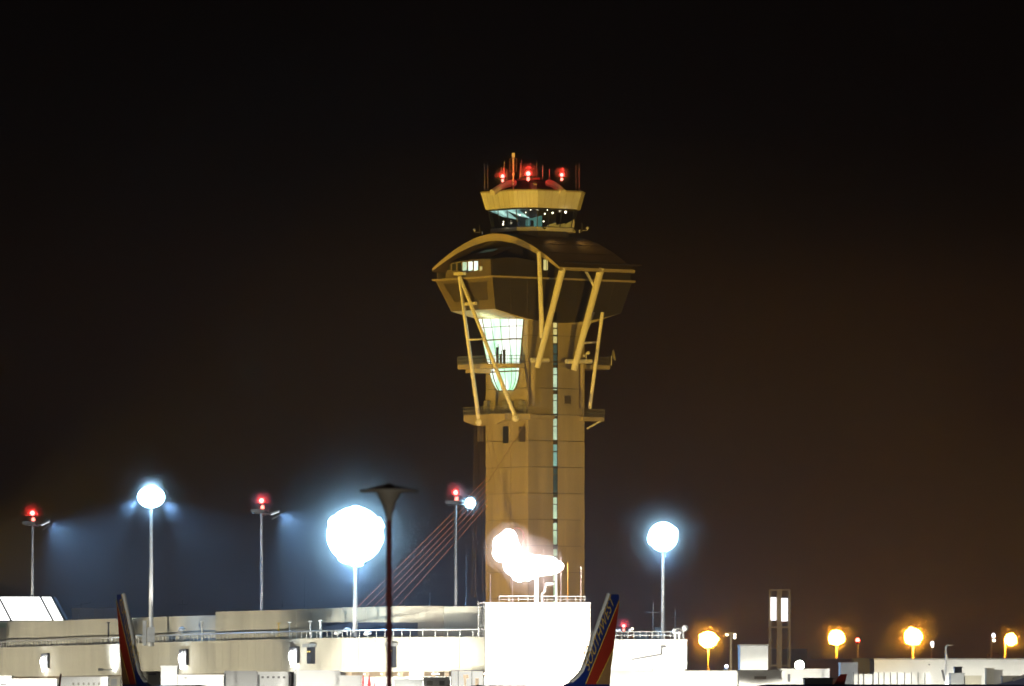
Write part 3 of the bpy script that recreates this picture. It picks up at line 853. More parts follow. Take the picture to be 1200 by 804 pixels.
cs = MB().extrude([sk(77,False), sk(76,True), V((sk(76,True).x, sk(76,True).y+8, zt1)), V((sk(77,False).x, sk(77,False).y+8, zb1))], (.1,0,0))
cs.poly([sk(-70,True), sk(76,True), sk(76,True)+V((0,8,0)), sk(-70,True)+V((0,8,0))])
cs.build('casing', 'dark', SK)
MB().box(X(-70,s0), X(75.5,s0), F/s0+.5, F/s0+7, 10.6, zb1-.1).build('base_wall', 'wall_grey', SK)

# --- distant roof structures beyond
def far_box(px0, px1, py0, s, depth, name, label, cat, mm, zb=0, cap=True):
    b = V((X((px0+px1)/2, s), F/s, 0))
    o = thing(name, label, cat, b)
    MB().box(X(px0,s), X(px1,s), F/s, F/s+depth, zb, Z(py0,s)).build('wall', mm, o)
    if cap: MB().box(X(px0,s)-.1, X(px1,s)+.1, F/s-.1, F/s+depth, Z(py0,s)+.003, Z(py0,s)+.18).build('parapet_cap', 'wall_grey', o)
    return o
far_box(110, 138, 713.8, 8.2, 12, 'brown_building', 'brown plant building showing over the concourse roof', 'building', 'wall_brown')
far_box(84, 110, 714, 8.0, 12, 'dark_building', 'dark blue grey plant building beside the brown one', 'building', 'grey')

# --- masts with floodlights
def red_on(p, s): return p
def mast(px, pyb, pyt, s, label, w0=.26, zbase=None):
    b = V((X(px,s), F/s, Z(pyb,s) if zbase is None else zbase)); t = at(px, pyt, s)
    o = thing('floodlight_mast', label, 'light mast', b, 0, 'apron floodlight masts')
    MB().tube(b, t, w0, w0*.62, 14).build('pole', 'pole', o, smooth=True)
    MB().tube(b, b+V((0,0,.5)), w0*1.5, w0*1.4, 12).build('base_plate', 'steel', o)
    return o, t
def mast_head(o, t, wid=1.7, red=True, lamps=True):
    """ring gallery, side lamps, red warning lamps"""
    rg = MB(); n = 20
    ring = [t + V((wid*math.cos(2*math.pi*i/n), wid*.8*math.sin(2*math.pi*i/n), .15)) for i in range(n+1)]
    rg.path(ring, .08, 5)
    for i in range(0, n, 5): rg.tube(t, ring[i], .06, None, 5)
    rg.path([p + V((0,0,.45)) for p in ring], .03, 4)
    for i in range(0, n, 2): rg.tube(ring[i], ring[i] + V((0,0,.45)), .03, None, 4)
    rg.build('ring_gallery', 'steel', o)
    for a in (150, 185, 235, 275):
        c = t + V((wid*math.cos(math.radians(a)), wid*.8*math.sin(math.radians(a)), .35))
        MB().box(c.x-.28,c.x+.28,c.y-.25,c.y+.25,c.z-.1,c.z+.3).build('floodlight', 'steel', o)
    if red:
        MB().tube(t, t + V((0,0,1.0)), .06).build('beacon_stem', 'dark', o)
        MB().ball(t + V((0,-.05,1.75)), .33, 10, 6).build('beacon', 'lens_red', o)
        MB().ball(t + V((0.12,-.05,.85)), .24, 10, 6, (1,1,1.4)).build('beacon', 'lens_red_soft', o)
        q_ = t + V((0,-.05,1.75)); add_halo(o, q_, .75, 1.6, 60, .33); add_halo(o, q_, 1.1, .9, 60, .33); add_halo(o, q_, 1.6, .5, 60, .33)
        MB().lathe(t + V((0,0,1.32)), [(.1,0),(.8,0),(.82,.05),(.1,.04)], 16).build('added_light_shield', 'dark', o)  # added plate, blocks the beacon's light downwards
def flood_head(o, a, b, st='lens_dim'):
    """a slanting flat floodlight head on an arm from a, tip b"""
    a = V(a); b = V(b); d = (b-a)
    MB().tube(a - d*1.2, a, .06).build('arm', 'steel', o)
    MB().beam(a, b, .7, .22).build('floodlight', 'pole', o)
    MB().beam(a + V((.05,-.1,-.16)), b + V((-.02,-.1,-.16)), .5, .06).build('lens', st, o)
    MB().beam(a + V((.15,0,-.75)), b + V((.05,0,-.55)), .5, .12).build('visor', 'pole', o)
def globe_head(o, c, r, mm, w, col, lump=.05, sq=(1,1,1), halo=1.):
    """lamp head widened to its glare: a glowing ball with lens lumps, and a cap"""
    lm = MB(); 
    MB().ball(c, r*.985, 16, 10, sq).build('glare_globe', mm, o, smooth=True)  # ball sized to the lamp's glare, wider than the lamp
    gr = math.pi*(3-5**.5); N_ = 46
    for i in range(N_):
        z_ = 1 - 2*(i+.5)/N_; q = math.sqrt(1-z_*z_); dirn = V((q*math.cos(gr*i), q*math.sin(gr*i), z_))
        dirn = V((dirn.x*sq[0], dirn.y*sq[1], dirn.z*sq[2]))
        if random.random() > .32: continue
        k = r*(1.0 + lump*.5*random.random())
        lm.tube(c + dirn*(k*.7), c + dirn*k, r*.27, r*.20, 9)
    lm.build('glare_lumps', mm + '_rim', o)
    L_ = 560 if mm == 'lens_sodium' else 30
    if mm == 'lens_sodium': halo = 4.
    for R_, k_ in ((1.32, .42), (1.75, .26), (2.3, .13), (3.1, .07)): add_halo(o, c, r*R_, k_*halo, L_, r)
    if w:
        p_ = c + V((0, 0, -r*sq[2] - .4))
        p_ = c + V((0, -r*.85 - .4, -r*sq[2]*.75 - .3))
        spot('lamp_light', p_, p_ + V((0,-.75,-.66)), col, w, 104, 1., o, .3)
    MB().lathe(c + V((0,0,-r*sq[2]*.98)), [(r*.15,-.12),(r*.22,-.05),(r*.1,.1)], 12).build('lamp_collar', 'steel', o)

# dark-headed masts seen from the side: lamps throw their beams sideways
o, t = mast(38, 760, 616.5, 8.7, 'slim mast with red beacon rising behind the glowing skylight', zbase=0)
mast_head(o, t, 1.05); flood_head(o, at(48.5, 614.5, 8.7), at(58.3, 610, 8.7))
spot('lamp_light', at(58.5, 613, 8.65), at(122, 680, 8.75), BLUE, 230000, 72, .9, o)
o, t = mast(306.5, 760, 602.5, 9.0, 'slim mast with red beacon behind the upper block of the concourse', zbase=0)
mast_head(o, t, 1.1); flood_head(o, at(317, 602, 9.0), at(327.5, 598.3, 9.0))
spot('lamp_light', at(328.5, 601, 8.95), at(392, 668, 9.05), BLUE, 380000, 72, .9, o)
o, t = mast(534, 760, 592.5, 8.7, 'slim mast with red beacon and bright lamp beside the tower', zbase=0)
mast_head(o, t, 1.1)
MB().tube(t, at(545, 590, 8.7), .07).build('arm', 'steel', o)
c = at(551, 589.5, 8.7)
globe_head(o, c, .72, 'lens_white', 6000, BLUE)
# bright masts
o, t = mast(177, 757, 596, 9.78, 'tall white mast with bright cloud shaped lamp head on the concourse roof', .30, ZT-.3)
mast_head(o, at(177, 590, 9.78), 1.2, True, False)
globe_head(o, at(177, 582.5, 9.78), 1.55, 'lens_white', 22000, BLUE, .1, (1.08,1,.85), .35)
MB().box(t.x-.45,t.x+.45,t.y-.3,t.y+.3,11,13.2).box(t.x-1.0,t.x-.55,t.y-.3,t.y+.3,11,14).build('control_box', 'steel', o)
spot('lamp_light', at(191, 588, 9.8), at(262, 655, 9.85), BLUE, 150000, 72, .9, o)
spot('lamp_light', at(162, 585, 9.8), at(90, 655, 9.85), BLUE, 110000, 72, .9, o)
o, t = mast(416, 757, 655, 10.48, 'white mast carrying the largest and brightest blue-white lamp head', .30, ZT-.3)
mast_head(o, at(416, 650, 10.48), 1.5, False, False)
globe_head(o, at(416, 627, 10.48), 3.25, 'lens_white', 45000, BLUE, .16)
o, t = mast(777, 757, 646, 10.4, 'white mast with bright lamp head on the low white gate building', .24, 10.6)
mast_head(o, at(777, 642, 10.4), 1.1, False, False)
globe_head(o, at(777, 629, 10.4), 1.7, 'lens_white', 20000, BLUE, .13)

# ================================================================== WHITE BLOCK + RIGHT BUILDING
sB = 10.85
WB = thing('white_block', 'tall blank white plant block floodlit at the end of the concourse', 'building', (X(630,sB), F/sB, 0))
MB().box(X(568.6,sB), X(691.9,sB), F/sB+.06, F/sB+13, 0, Z(707.6,sB)).build('backing_wall', 'wall_grey', WB)
pn = MB()
for i in range(6):
    for z0_, z1_ in ((0,4.9),(4.94,9.85),(9.89,Z(707.5,sB))):
        xa_ = X(568.5,sB) + (X(692,sB)-X(568.5,sB))*i/6; xb_ = X(568.5,sB) + (X(692,sB)-X(568.5,sB))*(i+1)/6 - .03
        pn.box(xa_, xb_, F/sB, F/sB+.05, z0_, z1_)
pn.build('wall', 'wall_white', WB)
MB().box(X(568,sB), X(692.5,sB), F/sB-.08, F/sB+13.1, Z(707.5,sB)+.003, Z(707.5,sB)+.15).build('parapet_cap', 'wall_white', WB)
rl = MB(); zr = Z(707.5,sB)+.15
xa, xb = X(585,sB), X(686,sB)
for k in range(10): rl.tube((xa+(xb-xa)*k/9, F/sB+.5, zr), (xa+(xb-xa)*k/9, F/sB+.5, zr+.65), .05)
rl.tube((xa,F/sB+.5,zr+.65),(xb,F/sB+.5,zr+.65),.07).tube((xa,F/sB+.5,zr+.32),(xb,F/sB+.5,zr+.32),.035)
rl.build('railing', 'steel', WB)
# ladder cage at the edge
lx = X(563.5,sB); ly = F/sB+2
o = thing('access_ladder', 'grey caged access ladder at the corner of the white block', 'ladder', (lx, ly, ZT))
ld = MB()
for dx in (-.3,.3): ld.tube((lx+dx,ly,ZT),(lx+dx,ly,15.1),.06)
for k in range(13): ld.tube((lx-.3,ly,ZT+.3*k),(lx+.3,ly,ZT+.3*k),.035)
ld.build('ladder', 'steel', o)
cg = MB()
for zz in (12.5,13.3,14.1,14.9): cg.path([V((lx+.4*math.cos(a), ly-.4+.4*math.sin(a), zz)) for a in [math.pi*k/8 + math.pi for k in range(9)]], .04, 5)
cg.build('cage', 'steel', o)
# antennas on its roof
def roof_whip(px, py0, s, label, r=.06, pyb=706, mm='pole'):
    b = at(px, pyb, s); t = at(px, py0, s)
    o = thing('whip_antenna', label, 'antenna', b, 0, 'whip antennas on the terminal roofs')
    MB().tube(b, t, r, r*.6, 6).build('whip', mm, o)
    MB().tube(b, b+V((0,0,.3)), r*2, None, 8).build('base_mount', 'steel', o)
for px, py, r, lab, mm in ((574.5,673,.05,'thin whip nearest the ladder on the white block','steel'),(600.5,677,.05,'thin whip below the lobed floodlights on the white block','steel'),(657.5,653,.06,'tall pale whip right beside the slim lamp pole on white block','steel'),
        (665.5,659,.08,'yellowish whip standing free over the tower slot on white block','plane_gold'),(681,664,.08,'end whip with crossbar near the white block corner','cream'),(637.2,643,.04,'hair thin whip behind the floodlight pole on white block','steel')):
    roof_whip(px, py, sB-.1, lab, r, 706, mm)
# overexposed floodlight glare, shaped as lobed lamps in a bent row
o = thing('floodlight_rack', 'floodlight glare shaped as a bent row of lamps on the white block', 'floodlight', at(629, 706.2, sB))
b = at(629, 706.2, sB)
MB().tube(b, at(629, 668, sB), .26, .2, 10).build('pole', 'pole', o)
MB().tube(at(652, 706.2, sB), at(652, 664, sB), .11, .1, 8).build('pole', 'pole', o)
fr_ = MB().path([at(584,632,sB), at(590,655,sB), at(606,666,sB), at(629,668,sB), at(658,661,sB)], .12, 6)
fr_.build('lamp_frame', 'steel', o)
glare_lobes = [(596,630.5,.95),(590,638,1.15),(597,644,1.25),(587,648,.95),(600,653,1.15),(604,660,1.35),(612,663,1.45),(621,664,1.3),(629,663,1.15),(637,663,1.05),(644,663,1.0),(650,664,.75),(655,663.5,.5),(609,671,1.0),(618,672.5,.75)]
for px, py, r in glare_lobes:
    c = at(px, py, sB) + V((0, random.uniform(-.5,.3), 0))
    lm = MB().ball(c, r, 14, 9, (1,.7,1), .12)
    lm.build('floodlight', 'lens_flood', o)
add_halo(o, at(597,643,sB), 2.9, .5, 20, 2.0); add_halo(o, at(625,664,sB), 3.4, .4, 20, 2.0)
a_ = at(606, 629, sB)
MB().path([a_ + V((.75*math.cos(t), 0, .95*math.sin(t))) for t in [math.radians(-40+20*k) for k in range(9)]], .05, 5).build('lamp_hood', 'lamp_post', o)
point('lamp_light', at(612, 655, sB) + V((0,-3.0,0)), (1.,.66,.6), 5000, o, .5)
point('lamp_light', at(612, 655, sB) + V((0,6.0,0)), (1.,.5,.42), 3500, o, .5)
# small swan neck lamp
p = at(635, 706.2, sB)
o = thing('swan_neck_lamp', 'small white swan neck lamp on the white block roof', 'lamp', p)
MB().path([p, p+V((0,0,1.0)), p+V((.35,0,1.15)), p+V((.35,0,1.7)), p+V((.6,0,1.9))], .09, 6).build('stem', 'pole', o)
MB().ball(p+V((.85,0,2.0)), .35, 10, 6, (1.6,1,.5)).build('lamp_shade', 'pole', o)

sR = 10.7
RB = thing('gate_building', 'low white gate building with rooftop rail and dark canopy openings', 'building', (X(750,sR), F/sR, 0))
MB().box(X(692.6,sR), X(805,sR), F/sR, F/sR+16, Z(784,sR), Z(751,sR)).build('wall', 'wall_white', RB)
MB().box(X(692.6,sR), X(806,sR), F/sR-.1, F/sR+16, Z(751,sR)+.003, Z(751,sR)+.15).build('parapet_cap', 'wall_white', RB)
MB().box(X(692.6,sR), X(803,sR), F/sR+4, F/sR+4.3, 0, Z(784,sR)-.01).build('ground_floor_wall', 'wall_white', RB)
rl = MB(); zr = Z(751,sR)+.15
for k in range(16):
    xx = X(693,sR)+(X(800,sR)-X(693,sR))*k/15; rl.tube((xx,F/sR+.6,zr),(xx,F/sR+.6,zr+.85),.05)
for h in (.45,.85): rl.tube((X(693,sR),F/sR+.6,zr+h),(X(800,sR),F/sR+.6,zr+h),.06)
rl.build('railing', 'steel', RB)
for px in (748.5, 765, 797):
    MB().box(X(px,sR)-.08,X(px,sR)+.08,F/sR+.1,F/sR+.4,0,Z(784,sR)-.01).build('column', 'wall_brown', RB)
for px0, px1, py0, py1 in ((722,737,786.5,790),(752,762,791,794.5),(768,788,786,792)):
    MB().box(X(px0,sR),X(px1,sR),F/sR+3.9,F/sR+3.98,Z(py1,sR),Z(py0,sR)).build('window', 'panel_dark', RB)
# bent arm on the wall
p = at(740, 773, sR) + V((0,-.2,0)); q = at(775, 767, sR) + V((0,-.4,0))
o = thing('wall_bracket_arm', 'dark bent bracket arm across the white gate building wall', 'bracket', p)
MB().beam(p, q, .12, .16).tube(q, q+V((0,0,.9)), .07).build('arm', 'dark', o)
MB().box(q.x-.1,q.x+.5,q.y-.2,q.y+.2,q.z+.75,q.z+.95).build('lamp_head', 'dark', o)
# roof kit
def yagi(px, pyb, pyt, s, w, label, diag=False):
    b = at(px, pyb, s); t = at(px, pyt, s)
    o = thing('cross_antenna', label, 'antenna', b, 0, 'cross shaped antennas on the roofs')
    MB().tube(b, t, .06).build('mast', 'steel', o)
    zc_ = b.z + (t.z-b.z)*.72
    m_ = MB().tube((b.x-w,b.y,zc_-(.25 if diag else 0)),(b.x+w*(1.6 if diag else 1),b.y,zc_+(.3 if diag else 0)),.045)
    for k in range(-3, 4): 
        m_.tube((b.x+w*k/3.2,b.y-.5,zc_+(.08*k if diag else 0)),(b.x+w*k/3.2,b.y+.5,zc_+(.08*k if diag else 0)),.03)
    m_.build('elements', 'steel', o)
yagi(765.5, 748, 706, 10.4, .85, 'cross shaped antenna beside the lit mast on the gate building')
yagi(791.5, 748, 713, 10.0, .6, 'smaller cross antenna near the end of the gate building')
yagi(92.5, 755, 719, 9.1, 1.1, 'slanting comb antenna on a pole before the skylight end', True)
yagi(214.5, 722, 703, 9.2, .6, 'small star shaped antenna on the far concourse roof')
yagi(95, 712, 707, 8.0, .9, 'flat antenna on the dark plant building roof', True)
for px, py, pyb, s, lab in ((357,676,712,9.2,'thin whip standing clear behind the upper block'),(546.5,651,710,9.0,'whip between the slim mast and the tower'),(503.5,694,710,9.4,'short thin whip at the middle of the upper block roof'),(473,697,710,9.4,'shortest whip near the cable fan on the upper block roof'),(331,704,712,9.4,'stubby whip close to the slim mast of the upper block')):
    roof_whip(px, py, s, lab, .05 if px != 546.5 else .1, pyb, 'steel')
def roof_lamp_post(px, pyb, pyt, label, mm='pole', r=.1):
    p, n, d = wall_at(px); s = F/(p.y+1.5)
    b = at(px, pyb, s); t = at(px, pyt, s)
    o = thing('roof_post', label, 'post', b, 0, 'posts along the concourse roof')
    MB().tube(b, t, r, r*.9, 8).build('post', mm, o)
    MB().box(t.x-.22,t.x+.22,t.y-.15,t.y+.15,t.z,t.z+.12).build('cap', mm, o)
for px, pyt, lab, mm, r in ((127,730,'dark slim post before the upper wall beside the edge-on fin','dark',.1),(237,729,'pale post before the corner of the upper block','pole',.12),(375.5,728,'pale post before the start of the dark glazing band','pole',.13),
        (326.5,731,'yellowish post on the roof before the upper block','plane_gold',.1),(339,730,'thin pale post next to the yellowish roof post','steel',.07),(363.5,729,'thin twin post near the glazing band','steel',.08),(92.6,722,'slim pale post carrying the comb antenna','cream',.07)):
    if px == 92.6: continue
    roof_lamp_post(px, 752, pyt, lab, mm, r)
def roof_fitting(px, py, label):
    p, n, d = wall_at(px); s = F/(p.y+1.2); b = V((X(px,s), F/s, ZT-.3)); c = at(px, py, s)
    o = thing('roof_flood_lamp', label, 'lamp', b, 0, 'small flood lamps on the concourse roof')
    MB().tube(b, c, .06).build('stem', 'steel', o)
    MB().ball(c, .4, 10, 6, (1.1,1,.6)).build('lamp_shade', 'pole', o)
    MB().box(c.x-.45,c.x+.1,c.y-.3,c.y+.3,c.z-.25,c.z-.1).build('housing', 'pole', o)
roof_fitting(162.5, 745.5, 'small white lamp on the concourse roof between fin and mast')
roof_fitting(213, 737, 'small round white lamp before the upper wall')
roof_fitting(322, 741, 'small white lamp before the yellowish roof post')
roof_fitting(407, 738, 'twin headed white lamp at the foot of the brightest mast')
roof_fitting(396, 741, 'tiny white lamp before the dark glazing band')
roof_fitting(431, 742, 'low white lamp box beyond the brightest mast')
# red beacon past the gate building and a row of tiny far lights
p = at(731, 735, 9.6)
beacon(at(731, 733.5, 9.8), 'red beacon on a short post over the gate building roof', 1.6, 700, r=.2)
for px, py, lab in ((722.5,739,'tiny far white light nearest the tail fin'),(726,738.5,'second tiny far white light beside the red beacon post'),(738,738.5,'tiny far light just past the red beacon post'),(741,737,'tiny amber far light past the red beacon')):
    c = at(px, py, 6.0)
    o = thing('distant_lamp', lab, 'lamp', c - V((0,0,c.z)), 0, 'tiny distant lamps')
    MB().tube((c.x,c.y,0), c, .08).build('post', 'steel', o)
    MB().ball(c, .25, 8, 5).build('lamp', 'lens_warm' if px > 739 else 'lens_dim', o)
# hook lamp at the corner
b = at(801, 750, sR); 
o = thing('hook_lamp', 'curved double arm lamp at the outer corner of the gate building', 'lamp', b)
MB().path([b, b+V((0,0,.9)), b+V((-.5,0,1.3)), b+V((-1.0,0,1.1))], .06).path([b+V((0,0,.9)), b+V((.1,0,1.5)), b+V((.15,0,1.2))], .06).build('stem', 'steel', o)
MB().ball(b+V((.15,0,1.3)), .35, 8, 6).ball(b+V((-1.0,0,1.0)), .25, 8, 6).build('lamp_shade', 'pole', o)
o = thing('vent_stack_pair', 'pair of white mushroom vents on the gate building roof end', 'vent', at(793, 750, sR))
for px in (791, 796):
    b = at(px, 750, sR); MB().tube(b, b+V((0,0,.7)), .14).ball(b+V((0,0,.8)), .3, 8, 6, (1,1,.6)).build('vent', 'pole', o)
b = at(772.5, 750.5, 10.3)
tag(MB().box(b.x-.5,b.x+.5,b.y,b.y+.6,b.z,b.z+1.5).box(b.x-2.9,b.x-1.2,b.y+.5,b.y+1.2,b.z,b.z+.9).box(b.x-.4,b.x+.4,b.y-.04,b.y-.01,b.z+.3,b.z+1.3).build('roof_cabinet', 'grey', loc=b), 'grey switch cabinet at the foot of the gate building mast', 'cabinet')

# ================================================================== RIGHT DISTANCE
# twin-panel pylon
sP = 7.2
PY = thing('lit_pylon', 'tall open frame pylon with two glowing white panels', 'pylon', (X(914,sP), F/sP, 0))
pf = MB()
for px in (902, 911.5, 915.5, 925.5): pf.box(X(px-1.0,sP),X(px+1.0,sP),F/sP,F/sP+.5,0,Z(690.6,sP))
for py in (691.5, 735, 780): pf.box(X(903.1,sP),X(924.4,sP),F/sP+.05,F/sP+.45,Z(py+.9,sP),Z(py-.9,sP))
pf.box(X(912.6,sP),X(914.4,sP),F/sP+.1,F/sP+.4,0,Z(690.6,sP))
pf.build('frame', mat('tan_steel', (.35,.28,.18), .6), PY)
pb_ = MB()
for px in (904.2,923.4): pb_.tube(at(px,781,sP)+V((0,.25,0)), at(px,692,sP)+V((0,.25,0)), .05)
pb_.build('guide_rod', 'steel', PY)
for px0, px1 in ((903.2,909.7),(915.7,923.0)):
    MB().box(X(px0,sP),X(px1,sP),F/sP-.2,F/sP+.4,Z(728 if px0 > 910 else 727,sP),Z(701 if px0 > 910 else 700,sP)).build('light_panel', 'lit_panel', PY)
# sodium lamp masts
def sodium(px, pyt, py_c, r_px, s, label, dx=0):
    b = V((X(px,s), F/s, 0)); t = at(px, pyt, s)
    o = thing('sodium_mast', label, 'light mast', b, 0, 'amber sodium light masts')
    MB().tube(b, t, .24, .16, 10).build('pole', 'pole', o, smooth=True)
    c = at(px + dx, py_c, s)
    if dx: MB().tube(t, c, .08).build('arm', 'steel', o)
    globe_head(o, c, r_px/s, 'lens_sodium', 0, SOD, .3, (random.uniform(.9,1.1), 1, random.uniform(.88,1.06)))
    return o
sodium(830, 760, 749.5, 10.0, 6.6, 'amber lamp mast just beyond the gate building')
sodium(980.3, 756, 747, 8.5, 6.0, 'amber lamp mast between the pylon and the red tipped mast')
sodium(1070, 757, 746, 11.0, 6.2, 'largest amber lamp mast over the long white building')
sodium(1177.5, 750, 749.5, 7.0, 6.2, 'amber lamp mast with side mounted lamp near the picture edge', 7)
def tmast(px, pyt, s, label, w=3., lens=None, off=(0,0), red=False):
    b = V((X(px,s), F/s, 0)); t = at(px, pyt, s)
    o = thing('lamp_post', label, 'lamp post', b, 0, 'lamp posts in the distance')
    MB().tube(b, t, .28 if w > 4 else .2, .18, 10).build('pole', 'cream', o, smooth=True)
    MB().beam(t - V((w/s,0,0)), t + V((w/s,0,0)), .3, .25).build('cross_arm', 'cream', o)
    if lens:
        c = at(px+off[0], pyt+off[1], s)
        MB().ball(c, 2.2/s, 10, 6, (1,1,1.3)).build('lamp', lens, o)
    if red:
        MB().ball(t + V((0,0,.75)), .4, 8, 6).build('beacon', 'lens_red', o)
        MB().tube(t, t + V((0,0,.5)), .3).build('beacon_stem', 'red_paint', o)
    return o, t
o, t = tmast(856.5, 742, 7.2, 'tall pale T headed post beside the amber mast', 5.5)
for dx, dy in ((-4.5,1.5),(4.5,1.5),(4.5,5)): 
    c = at(856.5+dx, 742+dy, 7.15); MB().ball(c, .25, 8, 5).build('lamp', 'lens_warm', o)
tmast(866, 758, 6.8, 'short post with small warm lamp beside the white shed', 3, 'lens_warm', (3.5,1))
tmast(1005, 755, 6.3, 'short mast with red tip over the brown wall', 4.5, None, (0,0), True)
o, t = tmast(1091.5, 752, 6.3, 'thin post with stacked white lamps past the largest amber lamp', 1.5, 'lens_violet', (.8,2))
MB().ball(at(1092.5,757,6.3), .3, 8, 6).build('lamp', 'lens_warm', o)
o, t = tmast(1162, 744, 6.3, 'dark post with drooping white lamp near the picture edge', 1.0, 'lens_violet', (2.2,0.8))
MB().ball(at(1165,750.5,6.3), .28, 8, 6).build('lamp', 'lens_warm', o)
def arm_post(px, pyb, pyt, s, label, side=1):
    b = V((X(px,s), F/s, 0)); t = at(px, pyt, s)
    o = thing('apron_lamp_post', label, 'lamp post', b, 0, 'white apron lamp posts')
    MB().tube(b, t, .15, .12, 10).build('pole', 'pole', o, smooth=True)
    MB().path([t, t+V((side*.25,0,.15)), t+V((side*.4,0,.15))], .08).build('arm', 'pole', o)
    MB().beam(t+V((side*.35,0,.15)), t+V((side*.85,0,.12)), .3, .14).build('lamp_head', 'trim', o)
arm_post(893.5, 790, 757, 9.5, 'white lamp post with short arm standing beside the pylon')
arm_post(1108.5, 800, 757.5, 9.5, 'white lamp post with short arm before the long white building')
# small glowing lamps at ground kit
def small_lamp(px, py, s, r, lens, label):
    c = at(px, py, s); b = V((c.x, c.y, 0))
    o = thing('work_light', label, 'lamp', b, 0, 'work lights on the apron')
    MB().tube(b, c, .07).build('post', 'steel', o)
    MB().ball(c, r/s, 12, 8, (1,1,1)).build('lamp', lens, o)
    MB().tube(c - V((0,0,r/s+.15)), c - V((0,0,r/s*.8)), .25, .2).build('collar', 'steel', o)
small_lamp(937, 779.5, 9.0, 5.6, emit('greenish_lamp', (.9,1.,.85), 30.), 'greenish white work light past the pylon')
small_lamp(851.3, 781, 9.5, 2.2, 'lens_violet', 'small violet white work light between amber mast and tall post')
small_lamp(872.5, 761.5, 9.5, 1.8, 'lens_warm', 'small warm work light on the edge of the white shed')

far_box(867.5, 900, 757, 9.6, 10, 'white_shed', 'white shed beside the foot of the pylon', 'shed', 'wall_white')
far_box(880, 946, 761.5, 6.8, 12, 'tan_building', 'tan building behind the foot of the pylon', 'building', 'wall_brown')
far_box(945, 1012, 773.5, 6.6, 14, 'brown_hall', 'low brown hall under the amber lamps', 'building', 'wall_brown')
o = far_box(1000, 1027, 772.8, 7.6, 8, 'grey_hall', 'grey hall end with shaded side between brown hall and long white building', 'building', 'wall_grey')
sL = 8.4
LB = far_box(1024.5, 1300, 773, sL, 14, 'white_hall', 'long low white hall under the amber masts', 'building', 'wall_white')
MB().ball(at(1089,778.8,sL)+V((0,-.05,0)), .12, 8, 5).build('wall_vent', 'dark', LB)
far_box(1157.5, 1160, 766.5, 6.5, 3, 'roof_hut', 'narrow tan roof hut beyond the long white hall', 'hut', 'wall_brown', 0, False)
far_box(1163, 1171, 765, 6.5, 3, 'roof_cabin', 'wider tan roof hut beyond the long white hall', 'hut', 'wall_brown', 0, False)
# low white ramp buildings and kit along the bottom
def kit(px0, px1, py0, s, d, name, label, cat, mm='white', bits=()):
    b = V((X((px0+px1)/2,s), F/s, 0)); o = thing(name, label, cat, b)
    x0, x1, y0, zt = X(px0,s), X(px1,s), F/s, Z(py0,s)
    MB().box(x0,x1,y0,y0+d,.9 if name.endswith('truck') or name.endswith('trailer') else 0,zt).build('body', mm, o)
    MB().box(x0-.06,x1+.06,y0-.06,y0+d+.06,zt+.003,zt+.12).build('roof', mm, o)
    if name.endswith('truck') or name.endswith('trailer'):
        for xx in (x0+.6, x1-.6):
            for yy in (y0+.2, y0+d-.2): MB().tube((xx-.15,yy,.45),(xx+.15,yy,.45),.45).build('wheel', 'tyre', o)
    for (a, b_, c, d_, mm2, nm) in bits:
        MB().box(X(a,s),X(b_,s),y0-.05,y0+.02,Z(d_,s),Z(c,s)).build(nm, mm2, o)
    return o
kit(715, 866, 787.2, 11.5, 6, 'ramp_office', 'long white ramp office along the apron beside the red tail fin', 'building', 'wall_white', ((738,742,797,800,'window_dark','window'),))
kit(866, 916, 786.5, 11.8, 6, 'ramp_store', 'white ramp store with dark loading hatch below the pylon', 'building', 'wall_white', ((884,898,792.5,796,'panel_dark','hatch'),))
kit(915, 962, 785, 11.4, 5, 'ramp_cabin', 'white ramp cabin under the greenish work light', 'building', 'wall_white', ((923,926,790,799,'dark','door'),))
kit(943, 976, 795.8, 12.5, 4, 'baggage_trailer', 'dark grey covered baggage trailer below the white cabin', 'trailer', 'grey')
kit(948, 962, 787, 11.2, 3, 'fuel_truck', 'grey tank truck behind the dark baggage trailer', 'truck', 'grey')
kit(962, 972, 785, 11.3, 3, 'catering_truck', 'white catering truck behind the dark baggage trailer', 'truck', 'white')
kit(985, 1005, 777.5, 9.8, 6, 'lift_truck', 'white high lift truck before the grey hall', 'truck', 'white')
fn = thing('panel_fence', 'white panel fence with dark gaps before the long white hall', 'fence', (X(1060,11.),F/11.,0))
pp = MB(); ps = MB()
xs = [1000,1006,1012,1023,1029.5,1036,1043.5,1051.5,1060,1068,1076,1084,1092]
for a, b in zip(xs, xs[1:]):
    pp.box(X(a+.9,11.),X(b-.9,11.),F/11.,F/11.+.1,.2,Z(788 if a > 1020 else 790,11.))
    ps.box(X(a-.5,11.),X(a+.5,11.),F/11.+.12,F/11.+.25,0,Z(788,11.))
pp.build('panel', 'wall_white', fn); ps.build('post', 'dark', fn)
kit(1114, 1130, 790, 11, 3, 'generator_trailer', 'grey green generator trailer behind the white lamp post', 'trailer', 'grey', ())
kit(1119, 1127.5, 782.5, 10.6, 2, 'cooling_unit', 'dark slatted cooling unit beside the white lamp post', 'cooling unit', 'dark')
kit(1156, 1165, 784, 10.5, 3, 'cream_cabinet', 'tall cream cabinet before the long white hall', 'cabinet', 'wall')
kit(1165, 1175, 786, 10.2, 3, 'grey_cabinet', 'grey cabinet with sloped top next to the cream cabinet', 'cabinet', 'wall_grey')
kit(1131, 1150, 793, 11, 3, 'cargo_trailer', 'cream cargo trailer between generator and cream cabinet', 'trailer', 'wall')
kit(1175, 1196, 793, 10.6, 3, 'belt_trailer', 'pale low trailer at the far end of the ramp', 'trailer', 'wall')
b = at(1100, 797, 11)
o = thing('stair_truck', 'white boarding stair frame leaning behind the white lamp post', 'stairs', (b.x, b.y, 0))
